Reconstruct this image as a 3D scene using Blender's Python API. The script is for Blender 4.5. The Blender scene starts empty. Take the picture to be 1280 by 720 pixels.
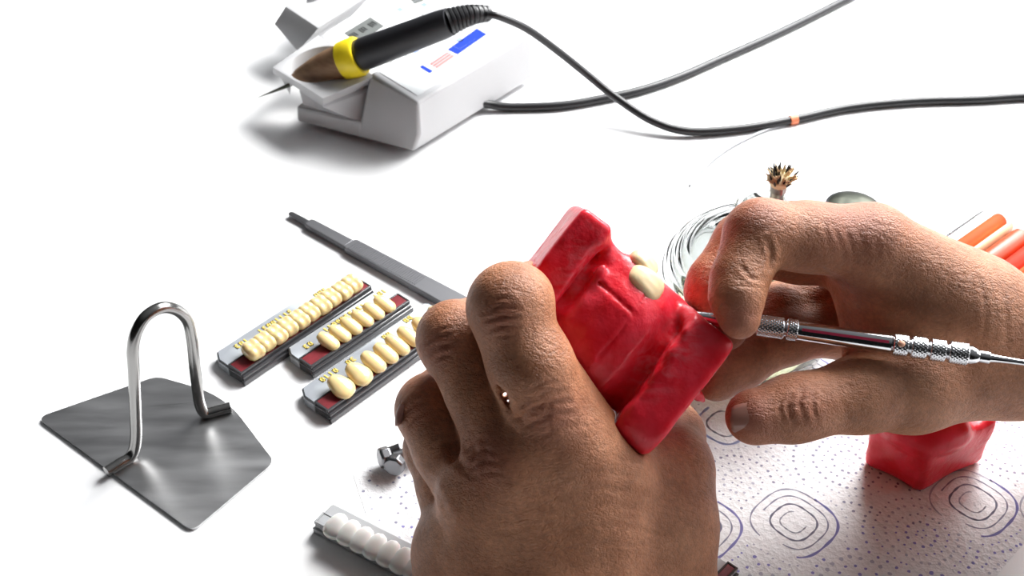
import bpy, math, random
import numpy as np
from mathutils import Vector, Matrix
random.seed(7); np.random.seed(7)
S = 0.01                       # everything below is written in centimetres
COL = bpy.context.scene.collection
sc = bpy.context.scene

# ------------------------------------------------------------------ camera geometry
TH = math.radians(40.0); FPX = 1560.0; DIST = 45.0
sT, cT = math.sin(TH), math.cos(TH)
CP = np.array([0.0, -DIST*cT, DIST*sT])
AR = np.array([1.0, 0, 0]); AU = np.array([0, sT, cT]); AF = np.array([0, cT, -sT])
def ray(px, py): return AF + AR*(px-640)/FPX + AU*(360-py)/FPX
def w(px, py, z=0.0):          # point of the height-z plane seen at a pixel
    r = ray(px, py); return CP + r*((z-CP[2])/r[2])
def c(px, py, d): return CP + ray(px, py)*d
def proj(P):
    q = np.asarray(P, float)-CP; d = q@AF
    return 640+FPX*(q@AR)/d, 360-FPX*(q@AU)/d, d
def rise(P, py):               # height above P at which it shows at row py
    lo, hi = 0.0, 20.0
    for _ in range(40):
        m = (lo+hi)/2
        if proj(np.array([P[0], P[1], m]))[1] > py: lo = m
        else: hi = m
    return lo

# ------------------------------------------------------------------ materials
def mat(name, col, rough=0.5, metal=0.0, **k):
    m = bpy.data.materials.new(name); m.use_nodes = True
    b = m.node_tree.nodes['Principled BSDF']
    b.inputs['Base Color'].default_value = (*col, 1); b.inputs['Roughness'].default_value = rough
    b.inputs['Metallic'].default_value = metal
    for kk, v in k.items():
        b.inputs[kk.replace('_', ' ')].default_value = v
    return m
def nd(m, t, **k):
    n = m.node_tree.nodes.new(t)
    for a, v in k.items():
        if a in n.inputs: n.inputs[a].default_value = v
        else: setattr(n, a, v)
    return n
def lk(m, a, b): m.node_tree.links.new(a, b)
def coords(m, scale=(100, 100, 100), rot=(0, 0, 0)):
    t = nd(m, 'ShaderNodeTexCoord'); mp = nd(m, 'ShaderNodeMapping'); mp.inputs['Scale'].default_value = scale
    mp.inputs['Rotation'].default_value = rot
    lk(m, t.outputs['Object'], mp.inputs['Vector']); return mp.outputs['Vector']
def vary(m, colA, colB, scale, detail=4, lo=.35, hi=.65, cs=(100, 100, 100), rot=(0, 0, 0), rough=None):
    v = coords(m, cs, rot); n = nd(m, 'ShaderNodeTexNoise', Scale=scale, Detail=detail); lk(m, v, n.inputs['Vector'])
    r = nd(m, 'ShaderNodeValToRGB'); e = r.color_ramp.elements
    e[0].position = lo; e[1].position = hi; e[0].color = (*colA, 1); e[1].color = (*colB, 1)
    lk(m, n.outputs['Fac'], r.inputs['Fac'])
    b = m.node_tree.nodes['Principled BSDF']; lk(m, r.outputs['Color'], b.inputs['Base Color'])
    if rough:
        mr = nd(m, 'ShaderNodeMapRange'); mr.inputs['To Min'].default_value = rough[0]; mr.inputs['To Max'].default_value = rough[1]
        lk(m, n.outputs['Fac'], mr.inputs['Value']); lk(m, mr.outputs['Result'], b.inputs['Roughness'])
    return r
def bump(m, specs, dist=0.001):
    """specs: (kind, scale, strength, coordscale)"""
    b = m.node_tree.nodes['Principled BSDF']; prev = None
    for kind, scale, st, cs in specs:
        v = coords(m, cs)
        if kind == 'noise': t = nd(m, 'ShaderNodeTexNoise', Scale=scale, Detail=6.0); out = t.outputs['Fac']
        elif kind == 'crack': t = nd(m, 'ShaderNodeTexVoronoi', feature='DISTANCE_TO_EDGE', Scale=scale); out = t.outputs['Distance']
        else: t = nd(m, 'ShaderNodeTexVoronoi', Scale=scale); out = t.outputs['Distance']
        if kind == 'crack':
            nz = nd(m, 'ShaderNodeTexNoise', Scale=scale*.7, Detail=3.0); lk(m, v, nz.inputs['Vector'])
            mx = nd(m, 'ShaderNodeVectorMath', operation='MULTIPLY_ADD'); lk(m, nz.outputs['Color'], mx.inputs[0])
            mx.inputs[1].default_value = (.35/scale*2,)*3; lk(m, v, mx.inputs[2]); lk(m, mx.outputs[0], t.inputs['Vector'])
            mr = nd(m, 'ShaderNodeMapRange'); mr.inputs['From Max'].default_value = .18; lk(m, out, mr.inputs['Value']); out = mr.outputs['Result']
        else: lk(m, v, t.inputs['Vector'])
        bp = nd(m, 'ShaderNodeBump', Strength=st, Distance=dist)
        lk(m, out, bp.inputs['Height'])
        if prev: lk(m, prev, bp.inputs['Normal'])
        prev = bp.outputs['Normal']
    lk(m, prev, b.inputs['Normal'])

def wax_streaks(m):      # pale pink streaks, broken up by noise, at chosen spots
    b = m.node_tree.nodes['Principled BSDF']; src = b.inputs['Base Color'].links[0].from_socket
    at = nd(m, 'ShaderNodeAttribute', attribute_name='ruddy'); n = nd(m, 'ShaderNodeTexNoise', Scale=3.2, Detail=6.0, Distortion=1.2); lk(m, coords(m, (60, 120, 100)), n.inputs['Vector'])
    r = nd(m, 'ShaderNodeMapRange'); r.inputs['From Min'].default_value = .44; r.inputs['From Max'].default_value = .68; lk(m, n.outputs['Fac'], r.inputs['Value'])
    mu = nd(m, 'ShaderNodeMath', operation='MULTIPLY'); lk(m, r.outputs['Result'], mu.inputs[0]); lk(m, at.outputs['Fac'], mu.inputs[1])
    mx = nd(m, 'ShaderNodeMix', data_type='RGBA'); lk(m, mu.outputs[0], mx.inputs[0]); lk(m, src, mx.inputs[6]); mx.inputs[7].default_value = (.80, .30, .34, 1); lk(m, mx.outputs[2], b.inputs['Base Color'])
M = {}
M['table'] = mat('white laminate', (.88, .88, .885), .42)
vary(M['table'], (.865, .865, .87), (.895, .895, .90), .12)
M['skin'] = mat('skin', (.45, .25, .17), .48, Subsurface_Weight=.12, Subsurface_Scale=.004)
M['skin'].node_tree.nodes['Principled BSDF'].inputs['Subsurface Radius'].default_value = (1, .35, .2)
def skin_nodes(m):
    r = vary(m, (.34, .124, .050), (.57, .250, .128), 1.1, 5, .3, .72)
    v = coords(m); n = nd(m, 'ShaderNodeTexNoise', Scale=9.0, Detail=5.0); lk(m, v, n.inputs['Vector'])
    mr = nd(m, 'ShaderNodeMapRange'); mr.inputs['From Min'].default_value = .3; mr.inputs['From Max'].default_value = .7
    mr.inputs['To Min'].default_value = .82; mr.inputs['To Max'].default_value = 1.12
    lk(m, n.outputs['Fac'], mr.inputs['Value'])
    mx = nd(m, 'ShaderNodeVectorMath', operation='SCALE'); lk(m, r.outputs['Color'], mx.inputs[0]); lk(m, mr.outputs['Result'], mx.inputs['Scale'])
    at = nd(m, 'ShaderNodeAttribute', attribute_name='ruddy')
    mix = nd(m, 'ShaderNodeMix', data_type='RGBA'); lk(m, at.outputs['Fac'], mix.inputs[0]); lk(m, mx.outputs[0], mix.inputs[6])
    mix.inputs[7].default_value = (.42, .13, .085, 1)
    lk(m, mix.outputs[2], m.node_tree.nodes['Principled BSDF'].inputs['Base Color'])
    bump(m, [('crack', 8.5, .22, (60, 130, 100)), ('crack', 15, .2, (120, 80, 100)), ('noise', 5, .45, (60, 170, 100)), ('noise', 26, .35, (100, 100, 100))], .0009)
skin_nodes(M['skin'])
M['nail'] = mat('nail', (.36, .17, .13), .32, Subsurface_Weight=.1, Subsurface_Scale=.002)
M['wax'] = mat('red wax', (.72, .010, .022), .36, Subsurface_Weight=.25, Subsurface_Scale=.004, Coat_Weight=.2, Coat_Roughness=.25, Specular_IOR_Level=.3)
M['wax'].node_tree.nodes['Principled BSDF'].inputs['Subsurface Radius'].default_value = (1, .15, .15)
vary(M['wax'], (.76, .008, .022), (.92, .034, .066), 1.3, 4, .35, .7, rough=(.26, .48))
wax_streaks(M['wax'])
bump(M['wax'], [('noise', 1.6, .35, (100,)*3), ('noise', 9, .12, (100,)*3)], .0015)
M['tooth'] = mat('ivory resin', (.80, .62, .30), .22, Subsurface_Weight=.2, Subsurface_Scale=.002, Coat_Weight=.4)
M['tooth_peach'] = mat('peach resin', (1.0, .76, .46), .28, Subsurface_Weight=.2, Subsurface_Scale=.002)
M['tooth_pale'] = mat('pale resin', (.86, .84, .80), .3, Subsurface_Weight=.15, Subsurface_Scale=.002)
M['clear'] = mat('clear card plastic', (.86, .90, .92), .08, Transmission_Weight=1.0, IOR=1.25)
M['smoke'] = mat('dark clear plastic', (.055, .055, .06), .12, Coat_Weight=.5)
M['grey_plastic'] = mat('grey clear plastic', (.34, .35, .37), .15, Coat_Weight=.4)
M['card_wax'] = mat('crimson strip wax', (.26, .012, .022), .45)
vary(M['card_wax'], (.15, .006, .012), (.21, .012, .02), 4)
M['gold'] = mat('gold print', (.85, .66, .14), .4)
M['steel'] = mat('brushed steel', (.40, .40, .405), .3, 1.0)
vary(M['steel'], (.46, .46, .465), (.68, .68, .685), 1.0, 5, .3, .7, (30, 160, 100), (0, 0, .7), rough=(.22, .42))
M['wire'] = mat('polished steel rod', (.36, .355, .345), .2, 1.0)
M['chrome'] = mat('polished steel', (.72, .72, .74), .13, 1.0)
M['knurl'] = mat('knurled steel', (.74, .74, .76), .22, 1.0)
M['scalpel'] = mat('satin steel', (.20, .20, .21), .5, 1.0)
M['dull'] = mat('dull steel', (.22, .22, .23), .34, 1.0)
M['bronze'] = mat('dark tarnished metal', (.20, .20, .16), .45, 1.0)
vary(M['bronze'], (.035, .038, .03), (.14, .145, .115), .9)
M['unit'] = mat('white moulded plastic', (.52, .52, .53), .45)
M['unit_top'] = mat('white panel film', (.70, .72, .73), .5)
M['lcd'] = mat('grey display', (.15, .16, .155), .7, Specular_IOR_Level=.15)
M['lcd_dark'] = mat('display segments', (.09, .095, .095), .4)
M['blue'] = mat('blue print', (.02, .055, .50), .8, Specular_IOR_Level=.1)
M['pink'] = mat('pink print', (.72, .22, .22), .8, Specular_IOR_Level=.1)
M['paleblue'] = mat('pale blue print', (.30, .38, .66), .8, Specular_IOR_Level=.1)
M['rubber'] = mat('black rubber', (.012, .012, .014), .42)
M['grip'] = mat('black grip', (.016, .016, .02), .5)
M['yellow'] = mat('yellow collar', (.90, .70, .015), .4)
M['cork'] = mat('brown heat shield', (.24, .135, .065), .65)
vary(M['cork'], (.19, .10, .05), (.30, .175, .09), 1.5, 5, cs=(60, 60, 200))
M['orange'] = mat('orange band', (.80, .25, .12), .5)
M['thread'] = mat('pale thread', (.36, .37, .39), .4)
M['glass'] = mat('clear glass', (.72, .745, .735), .0, Transmission_Weight=1.0, IOR=1.45)
M['spirit'] = mat('yellowish fuel', (.97, .93, .62), .0, Transmission_Weight=1.0, IOR=1.33)
M['wick'] = mat('cotton wick', (.72, .60, .38), .9)
M['ceramic'] = mat('cream ceramic', (.82, .78, .66), .4)
M['char'] = mat('charred wick', (.03, .028, .025), .9)
M['tube'] = mat('wick tube', (.30, .27, .24), .35, 1.0)
M['boxclear'] = mat('clear box plastic', (.93, .94, .95), .05, Transmission_Weight=1.0, IOR=1.2)
M['wax_o'] = mat('orange wax', (.75, .10, .02), .7, Specular_IOR_Level=.2, Subsurface_Weight=.2, Subsurface_Scale=.003)
M['wax_r'] = mat('red orange wax', (.80, .045, .02), .7, Specular_IOR_Level=.2, Subsurface_Weight=.2, Subsurface_Scale=.003)
M['wax_d'] = mat('rust wax', (.48, .07, .015), .4)
M['paper'] = mat('white paper towel', (.80, .80, .815), .9)
bump(M['paper'], [('noise', 1.2, .25, (100,)*3), ('cell', 5.5, .22, (100,)*3), ('noise', 14, .25, (100,)*3)], .001)
M['ink'] = mat('grey violet ink', (.28, .275, .37), .9)
M['ink2'] = mat('blue violet ink', (.26, .25, .55), .9)
M['ink4'] = mat('light blue ink', (.40, .45, .72), .9)
M['ink3'] = mat('pale ink', (.46, .46, .55), .9)
M['black'] = mat('black print', (.03, .03, .035), .6)
M['white'] = mat('white film', (.85, .86, .88), .2)

# ------------------------------------------------------------------ mesh helpers
class MB:
    def __init__(s): s.v = []; s.f = []; s.mi = []
    def add(s, vs, fs, mi=0):
        k = len(s.v); s.v += [tuple(map(float, p)) for p in vs]; s.f += [tuple(i+k for i in f) for f in fs]; s.mi += [mi]*len(fs)
    def prism(s, poly, z0, z1, mi=0):
        n = len(poly); v = [(p[0], p[1], z0) for p in poly]+[(p[0], p[1], z1) for p in poly]
        s.add(v, [tuple(range(n))[::-1], tuple(range(n, 2*n))]+[(i, (i+1) % n, n+(i+1) % n, n+i) for i in range(n)], mi)
    def loft(s, rings, mi=0):
        n = len(rings[0]); v = [p for r in rings for p in r]; f = [tuple(range(n))[::-1], tuple(range(n*(len(rings)-1), n*len(rings)))]
        for k in range(len(rings)-1): f += [(k*n+i, k*n+(i+1) % n, (k+1)*n+(i+1) % n, (k+1)*n+i) for i in range(n)]
        s.add(v, f, mi)
    def box(s, o, ax, ay, az, mi=0):       # corner + three edge vectors
        o, ax, ay, az = map(np.asarray, (o, ax, ay, az))
        v = [o, o+ax, o+ax+ay, o+ay]; v += [p+az for p in v]
        s.add(v, [(3, 2, 1, 0), (4, 5, 6, 7), (0, 1, 5, 4), (1, 2, 6, 5), (2, 3, 7, 6), (3, 0, 4, 7)], mi)
    def tube(s, path, r, n=16, mi=0, smoothn=0):
        P = np.array(path, float)
        if smoothn: P = catmull(P, smoothn)
        R = np.full(len(P), r, float) if np.isscalar(r) else np.interp(np.linspace(0, 1, len(P)), np.linspace(0, 1, len(r)), r)
        T = np.gradient(P, axis=0); T /= np.linalg.norm(T, axis=1)[:, None]+1e-9
        u = np.cross(T[0], [0, 0, 1]);  u = u if np.linalg.norm(u) > .1 else np.cross(T[0], [1, 0, 0]); u /= np.linalg.norm(u)
        rings = []
        for i in range(len(P)):
            u = u-T[i]*(u@T[i]); u /= np.linalg.norm(u); q = np.cross(T[i], u)
            rings.append([P[i]+R[i]*(math.cos(a)*u+math.sin(a)*q) for a in np.linspace(0, 2*math.pi, n, endpoint=False)])
        s.loft(rings, mi)
    def lathe(s, o, ax, prof, n=48, mi=0, closed=True):   # prof: (r, h)
        o = np.asarray(o, float); ax = np.asarray(ax, float); ax = ax/np.linalg.norm(ax)
        u = np.cross(ax, [0, 1, .3]); u /= np.linalg.norm(u); q = np.cross(ax, u)
        rings = [[o+ax*h+r*(math.cos(a)*u+math.sin(a)*q) for a in np.linspace(0, 2*math.pi, n, endpoint=False)] for r, h in prof]
        v = [p for r in rings for p in r]; f = []
        for k in range(len(rings)-1): f += [(k*n+i, k*n+(i+1) % n, (k+1)*n+(i+1) % n, (k+1)*n+i) for i in range(n)]
        if closed: f += [tuple(range(n))[::-1], tuple(range(n*(len(rings)-1), n*len(rings)))]
        s.add(v, f, mi)
def catmull(P, n):
    P = np.asarray(P, float); Q = np.vstack([2*P[0]-P[1], P, 2*P[-1]-P[-2]]); out = []
    for i in range(1, len(Q)-2):
        for t in np.linspace(0, 1, n, endpoint=False):
            a, b, cc, d = Q[i-1], Q[i], Q[i+1], Q[i+2]
            out.append(.5*((2*b)+(-a+cc)*t+(2*a-5*b+4*cc-d)*t*t+(-a+3*b-3*cc+d)*t**3))
    out.append(P[-1]); return np.array(out)
def tag(o, label=None, cat=None, group=None, kind=None):
    if label: o['label'] = label
    if cat: o['category'] = cat
    if group: o['group'] = group
    if kind: o['kind'] = kind
    return o
def thing(name, at, label, cat, group=None):
    o = bpy.data.objects.new(name, None); o.empty_display_size = .01; COL.objects.link(o); o.location = Vector(at)*S
    return tag(o, label, cat, group)
def wl(o):
    p = np.zeros(3)
    while o is not None: p = p+np.array(o.location)/S; o = o.parent
    return p
def obj(name, mb, mats, parent=None, bevel=0, smooth=True, at=None, label=None, angle=40):
    """link a builder as one object; its origin sits at its parent's (or at `at`)"""
    org = wl(parent) if parent is not None and at is None else np.asarray(at if at is not None else np.mean(np.array(mb.v), axis=0))
    me = bpy.data.meshes.new(name); V = (np.array(mb.v)-org)*S
    me.from_pydata(V.tolist(), [], mb.f); me.validate()
    for m in (mats if isinstance(mats, (list, tuple)) else [mats]): me.materials.append(M[m])
    if max(mb.mi) > 0 and len(me.polygons) == len(mb.mi): me.polygons.foreach_set('material_index', mb.mi)
    o = bpy.data.objects.new(name, me); COL.objects.link(o)
    import bmesh
    bm = bmesh.new(); bm.from_mesh(me); bmesh.ops.recalc_face_normals(bm, faces=bm.faces); bm.to_mesh(me); bm.free()
    if smooth:
        me.polygons.foreach_set('use_smooth', [True]*len(me.polygons))
        me.set_sharp_from_angle(angle=math.radians(angle))
    if bevel:
        b = o.modifiers.new('bevel', 'BEVEL'); b.width = bevel*S; b.segments = 3; b.limit_method = 'ANGLE'; b.angle_limit = math.radians(35)
        me.polygons.foreach_set('use_smooth', [True]*len(me.polygons))
    if parent is not None:
        o.parent = parent
        if at is not None: o.location = Vector((org-wl(parent))*S)
    else: o.location = Vector(org*S)
    if label: o['label'] = label
    return o
def rootmesh(name, mb, mats, label, cat, group=None, **k):
    return tag(obj(name, mb, mats, None, **k), label, cat, group)

# ------------------------------------------------------------------ signed-distance sculpting
class Field:
    def __init__(s, lo, hi, h):
        s.lo = np.array(lo, float); s.h = h; s.n = np.ceil((np.array(hi)-s.lo)/h).astype(int)+1
        s.d = np.full(s.n, 5.0, np.float32)
        s.ax = [(s.lo[i]+h*np.arange(s.n[i])).astype(np.float32) for i in range(3)]
    def region(s, lo, hi):
        a = np.clip(np.floor((np.array(lo)-s.lo)/s.h).astype(int), 0, s.n); b = np.clip(np.ceil((np.array(hi)-s.lo)/s.h).astype(int)+1, 0, s.n)
        sl = tuple(slice(a[i], b[i]) for i in range(3))
        return sl, [s.ax[0][sl[0]][:, None, None], s.ax[1][sl[1]][None, :, None], s.ax[2][sl[2]][None, None, :]]
    def comb(s, sl, d, k, sub=False):
        o = s.d[sl]
        if sub:
            hh = np.maximum(k-np.abs(-d-o), 0)/k; s.d[sl] = np.maximum(o, -d)+hh*hh*k*.25
        else:
            hh = np.maximum(k-np.abs(d-o), 0)/k; s.d[sl] = np.minimum(o, d)-hh*hh*k*.25
    def cone(s, a, b, r1, r2, k=.25, sub=False, flat=None):
        a = np.asarray(a, float); b = np.asarray(b, float); R = max(r1, r2)+k+3*s.h
        sl, (X, Y, Z) = s.region(np.minimum(a, b)-R, np.maximum(a, b)+R)
        if 0 in s.d[sl].shape: return
        ba = b-a; q = max(ba@ba, 1e-9)
        h = np.clip(((X-a[0])*ba[0]+(Y-a[1])*ba[1]+(Z-a[2])*ba[2])/q, 0, 1)
        d = np.sqrt((X-a[0]-ba[0]*h)**2+(Y-a[1]-ba[1]*h)**2+(Z-a[2]-ba[2]*h)**2)-(r1+(r2-r1)*h)
        s.comb(sl, d, k, sub)
    def chain(s, pts, k=.25):       # pts: (xyz, r)
        for (a, ra), (b, rb) in zip(pts[:-1], pts[1:]): s.cone(a, b, ra, rb, k)
    def ell(s, o, M3, rad, k=.2, sub=False):
        """ellipsoid; M3 rows = axes"""
        o = np.asarray(o, float); R = max(rad)+k+3*s.h
        sl, (X, Y, Z) = s.region(o-R, o+R)
        if 0 in s.d[sl].shape: return
        q = [(X-o[0])*m[0]+(Y-o[1])*m[1]+(Z-o[2])*m[2] for m in M3]
        k0 = np.sqrt(sum((q[i]/rad[i])**2 for i in range(3)))
        s.comb(sl, ((k0-1)*min(rad)*(.5+.5*k0)).astype(np.float32) if False else (k0-1)*min(rad), k, sub)
    def mesh(s, smooth=2):
        d = s.d; ins = d < 0; n = s.n
        mixed = np.zeros(n-1, bool); allin = np.ones(n-1, bool); anyin = np.zeros(n-1, bool)
        cs = [(i, j, k) for i in (0, 1) for j in (0, 1) for k in (0, 1)]
        sh = lambda A, q: A[q[0]:n[0]-1+q[0], q[1]:n[1]-1+q[1], q[2]:n[2]-1+q[2]]
        for q in cs: t = sh(ins, q); allin &= t; anyin |= t
        mixed = anyin & ~allin
        idx = np.argwhere(mixed); vid = np.full(n-1, -1, np.int64); vid[mixed] = np.arange(len(idx))
        acc = np.zeros((len(idx), 3)); cnt = np.zeros(len(idx))
        g = lambda q: d[idx[:, 0]+q[0], idx[:, 1]+q[1], idx[:, 2]+q[2]]
        for q in cs:
            for a in range(3):
                if q[a]: continue
                q2 = list(q); q2[a] = 1; v0 = g(q); v1 = g(q2); m = (v0 < 0) != (v1 < 0)
                t = np.where(m, v0/np.where(m, v0-v1, 1), 0)
                p = np.tile(np.array(q, float), (len(idx), 1)); p[:, a] = t
                acc += p*m[:, None]; cnt += m
        V = s.lo+(idx+acc/cnt[:, None])*s.h
        F = []
        for a in range(3):
            b, cc = (a+1) % 3, (a+2) % 3
            A = np.take(ins, range(n[a]-1), a); B = np.take(ins, range(1, n[a]), a)
            e = np.argwhere(A != B); e = e[(e[:, b] > 0) & (e[:, cc] > 0) & (e[:, b] < n[b]-1) & (e[:, cc] < n[cc]-1)]
            fl = A[e[:, 0], e[:, 1], e[:, 2]]
            def at(db, dc):
                t = e.copy(); t[:, b] += db; t[:, cc] += dc; return vid[t[:, 0], t[:, 1], t[:, 2]]
            q = np.stack([at(-1, -1), at(0, -1), at(0, 0), at(-1, 0)], 1)
            q[~fl] = q[~fl][:, ::-1]; F.append(q)
        F = np.vstack(F); F = F[(F >= 0).all(1)]
        for _ in range(smooth): V = lap(V, F, .5)
        return V, F
def lap(V, F, t):
    A = np.zeros_like(V); C_ = np.zeros(len(V))
    for i in range(4):
        a, b = F[:, i], F[:, (i+1) % 4]
        for k in range(3):
            A[:, k] += np.bincount(a, V[b, k], len(V))+np.bincount(b, V[a, k], len(V))
        C_ += np.bincount(a, minlength=len(V))+np.bincount(b, minlength=len(V))
    return V*(1-t)+t*A/np.maximum(C_, 1)[:, None]
def normals(V, F):
    N = np.zeros_like(V); fn = np.cross(V[F[:, 2]]-V[F[:, 0]], V[F[:, 3]]-V[F[:, 1]])
    for i in range(4):
        for k in range(3): N[:, k] += np.bincount(F[:, i], fn[:, k], len(V))
    return N/(np.linalg.norm(N, axis=1)[:, None]+1e-12)
def sdfobj(name, V, F, material, parent=None, org=None, attr=None):
    org = np.array(parent.location)/S if parent is not None and org is None else (V.mean(0) if org is None else np.asarray(org))
    me = bpy.data.meshes.new(name); me.vertices.add(len(V)); me.loops.add(F.size); me.polygons.add(len(F))
    me.vertices.foreach_set('co', ((V-org)*S).astype(np.float32).ravel())
    me.polygons.foreach_set('loop_start', np.arange(0, F.size, 4, dtype=np.int32))
    me.loops.foreach_set('vertex_index', F.astype(np.int32).ravel()); me.update(calc_edges=True); me.validate()
    me.polygons.foreach_set('use_smooth', [True]*len(F)); me.materials.append(M[material])
    if attr is not None:
        a = me.attributes.new('ruddy', 'FLOAT', 'POINT'); a.data.foreach_set('value', attr.astype(np.float32))
    o = bpy.data.objects.new(name, me); COL.objects.link(o)
    if parent is not None: o.parent = parent; o.location = Vector((org-np.array(parent.location)/S)*S)
    else: o.location = Vector(org*S)
    return o
def segdist2(P, poly):
    """distance from 2-D points to a polyline"""
    best = np.full(len(P), 1e9)
    for a, b in zip(poly[:-1], poly[1:]):
        a = np.array(a, float); b = np.array(b, float); ba = b-a
        t = np.clip(((P-a)@ba)/max(ba@ba, 1e-9), 0, 1); best = np.minimum(best, np.linalg.norm(P-a-t[:, None]*ba, axis=1))
    return best
def carve(V, F, creases, front=True):
    """press skin folds into the surface where they run (pixel polylines, depth cm, width cm)"""
    N = normals(V, F); q = V-CP; d = q@AF; P = np.stack([640+FPX*(q@AR)/d, 360-FPX*(q@AU)/d], 1)
    face = np.clip(-(N*q).sum(1)/np.linalg.norm(q, axis=1)*2.5, 0, 1); off = np.zeros(len(V))
    for poly, amp, wd in creases:
        pl = catmull(np.array(poly, float), 6) if len(poly) > 2 else np.array(poly, float)
        lo = pl.min(0)-25; hi = pl.max(0)+25; m = np.where(((P > lo) & (P < hi)).all(1))[0]
        if len(m) == 0: continue
        dd = segdist2(P[m], pl)*d[m]/FPX
        e = np.minimum(np.linalg.norm(P[m]-pl[0], axis=1), np.linalg.norm(P[m]-pl[-1], axis=1))*d[m]/FPX
        fade = np.clip(e/.15, .25, 1)
        fade = fade*(.62+.35*np.sin(P[m, 0]*.23+P[m, 1]*.31+amp*900)*np.sin(P[m, 0]*.11-P[m, 1]*.17))
        off[m] += fade*(-amp*np.exp(-(dd/wd)**2)+.45*amp*np.exp(-((dd-2.2*wd)/(1.1*wd))**2))
    return V+N*(off*face)[:, None]

def orient(V, F):
    v = V-V.mean(0); vol = np.einsum('ij,ij->i', v[F[:, 0]], np.cross(v[F[:, 1]], v[F[:, 2]])).sum()+np.einsum('ij,ij->i', v[F[:, 0]], np.cross(v[F[:, 2]], v[F[:, 3]])).sum()
    return F if vol > 0 else F[:, ::-1].copy()
def convex(f, planes, k=.1, rnd=.05, sub=False):      # planes: (normal, offset)
    sl, (X, Y, Z) = f.region(f.lo, f.lo+f.h*f.n); d = None
    for nn, of in planes:
        nn = np.array(nn, float); L = np.linalg.norm(nn); t = (X*nn[0]+Y*nn[1]+Z*nn[2]-of)/L+rnd
        if d is None: d = t+np.zeros(f.n, np.float32)
        else: hh = np.maximum(rnd*2-np.abs(d-t), 0)/(rnd*2); d = np.maximum(d, t)+hh*hh*rnd*.5
    f.comb(sl, (d-rnd).astype(np.float32), k, sub)
def sample(f, P):
    q = (P-f.lo)/f.h; q = np.clip(q, 0, np.array(f.n)-1.001); i = q.astype(int); t = q-i; r = 0
    for a in (0, 1):
        for b in (0, 1):
            for e in (0, 1):
                wt = (t[..., 0] if a else 1-t[..., 0])*(t[..., 1] if b else 1-t[..., 1])*(t[..., 2] if e else 1-t[..., 2])
                r = r+wt*f.d[i[..., 0]+a, i[..., 1]+b, i[..., 2]+e]
    return r

# ================================================================== table and towel
mb = MB(); mb.prism([(-75, -38), (75, -38), (75, 70), (-75, 70)], -2.6, 0)
tb = thing('table', (0, 0, 0), 'plain white work table that everything in the picture lies on', 'table')
obj('table_top', mb, 'table', tb, bevel=.15, at=(0, 0, 0))
for lx in (-68, 68):
    for ly in (-32, 63):
        mb = MB(); mb.prism([(lx-3, ly-3), (lx+3, ly-3), (lx+3, ly+3), (lx-3, ly+3)], -73, -2.7); obj('leg', mb, 'dull', tb, bevel=.2)

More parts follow.
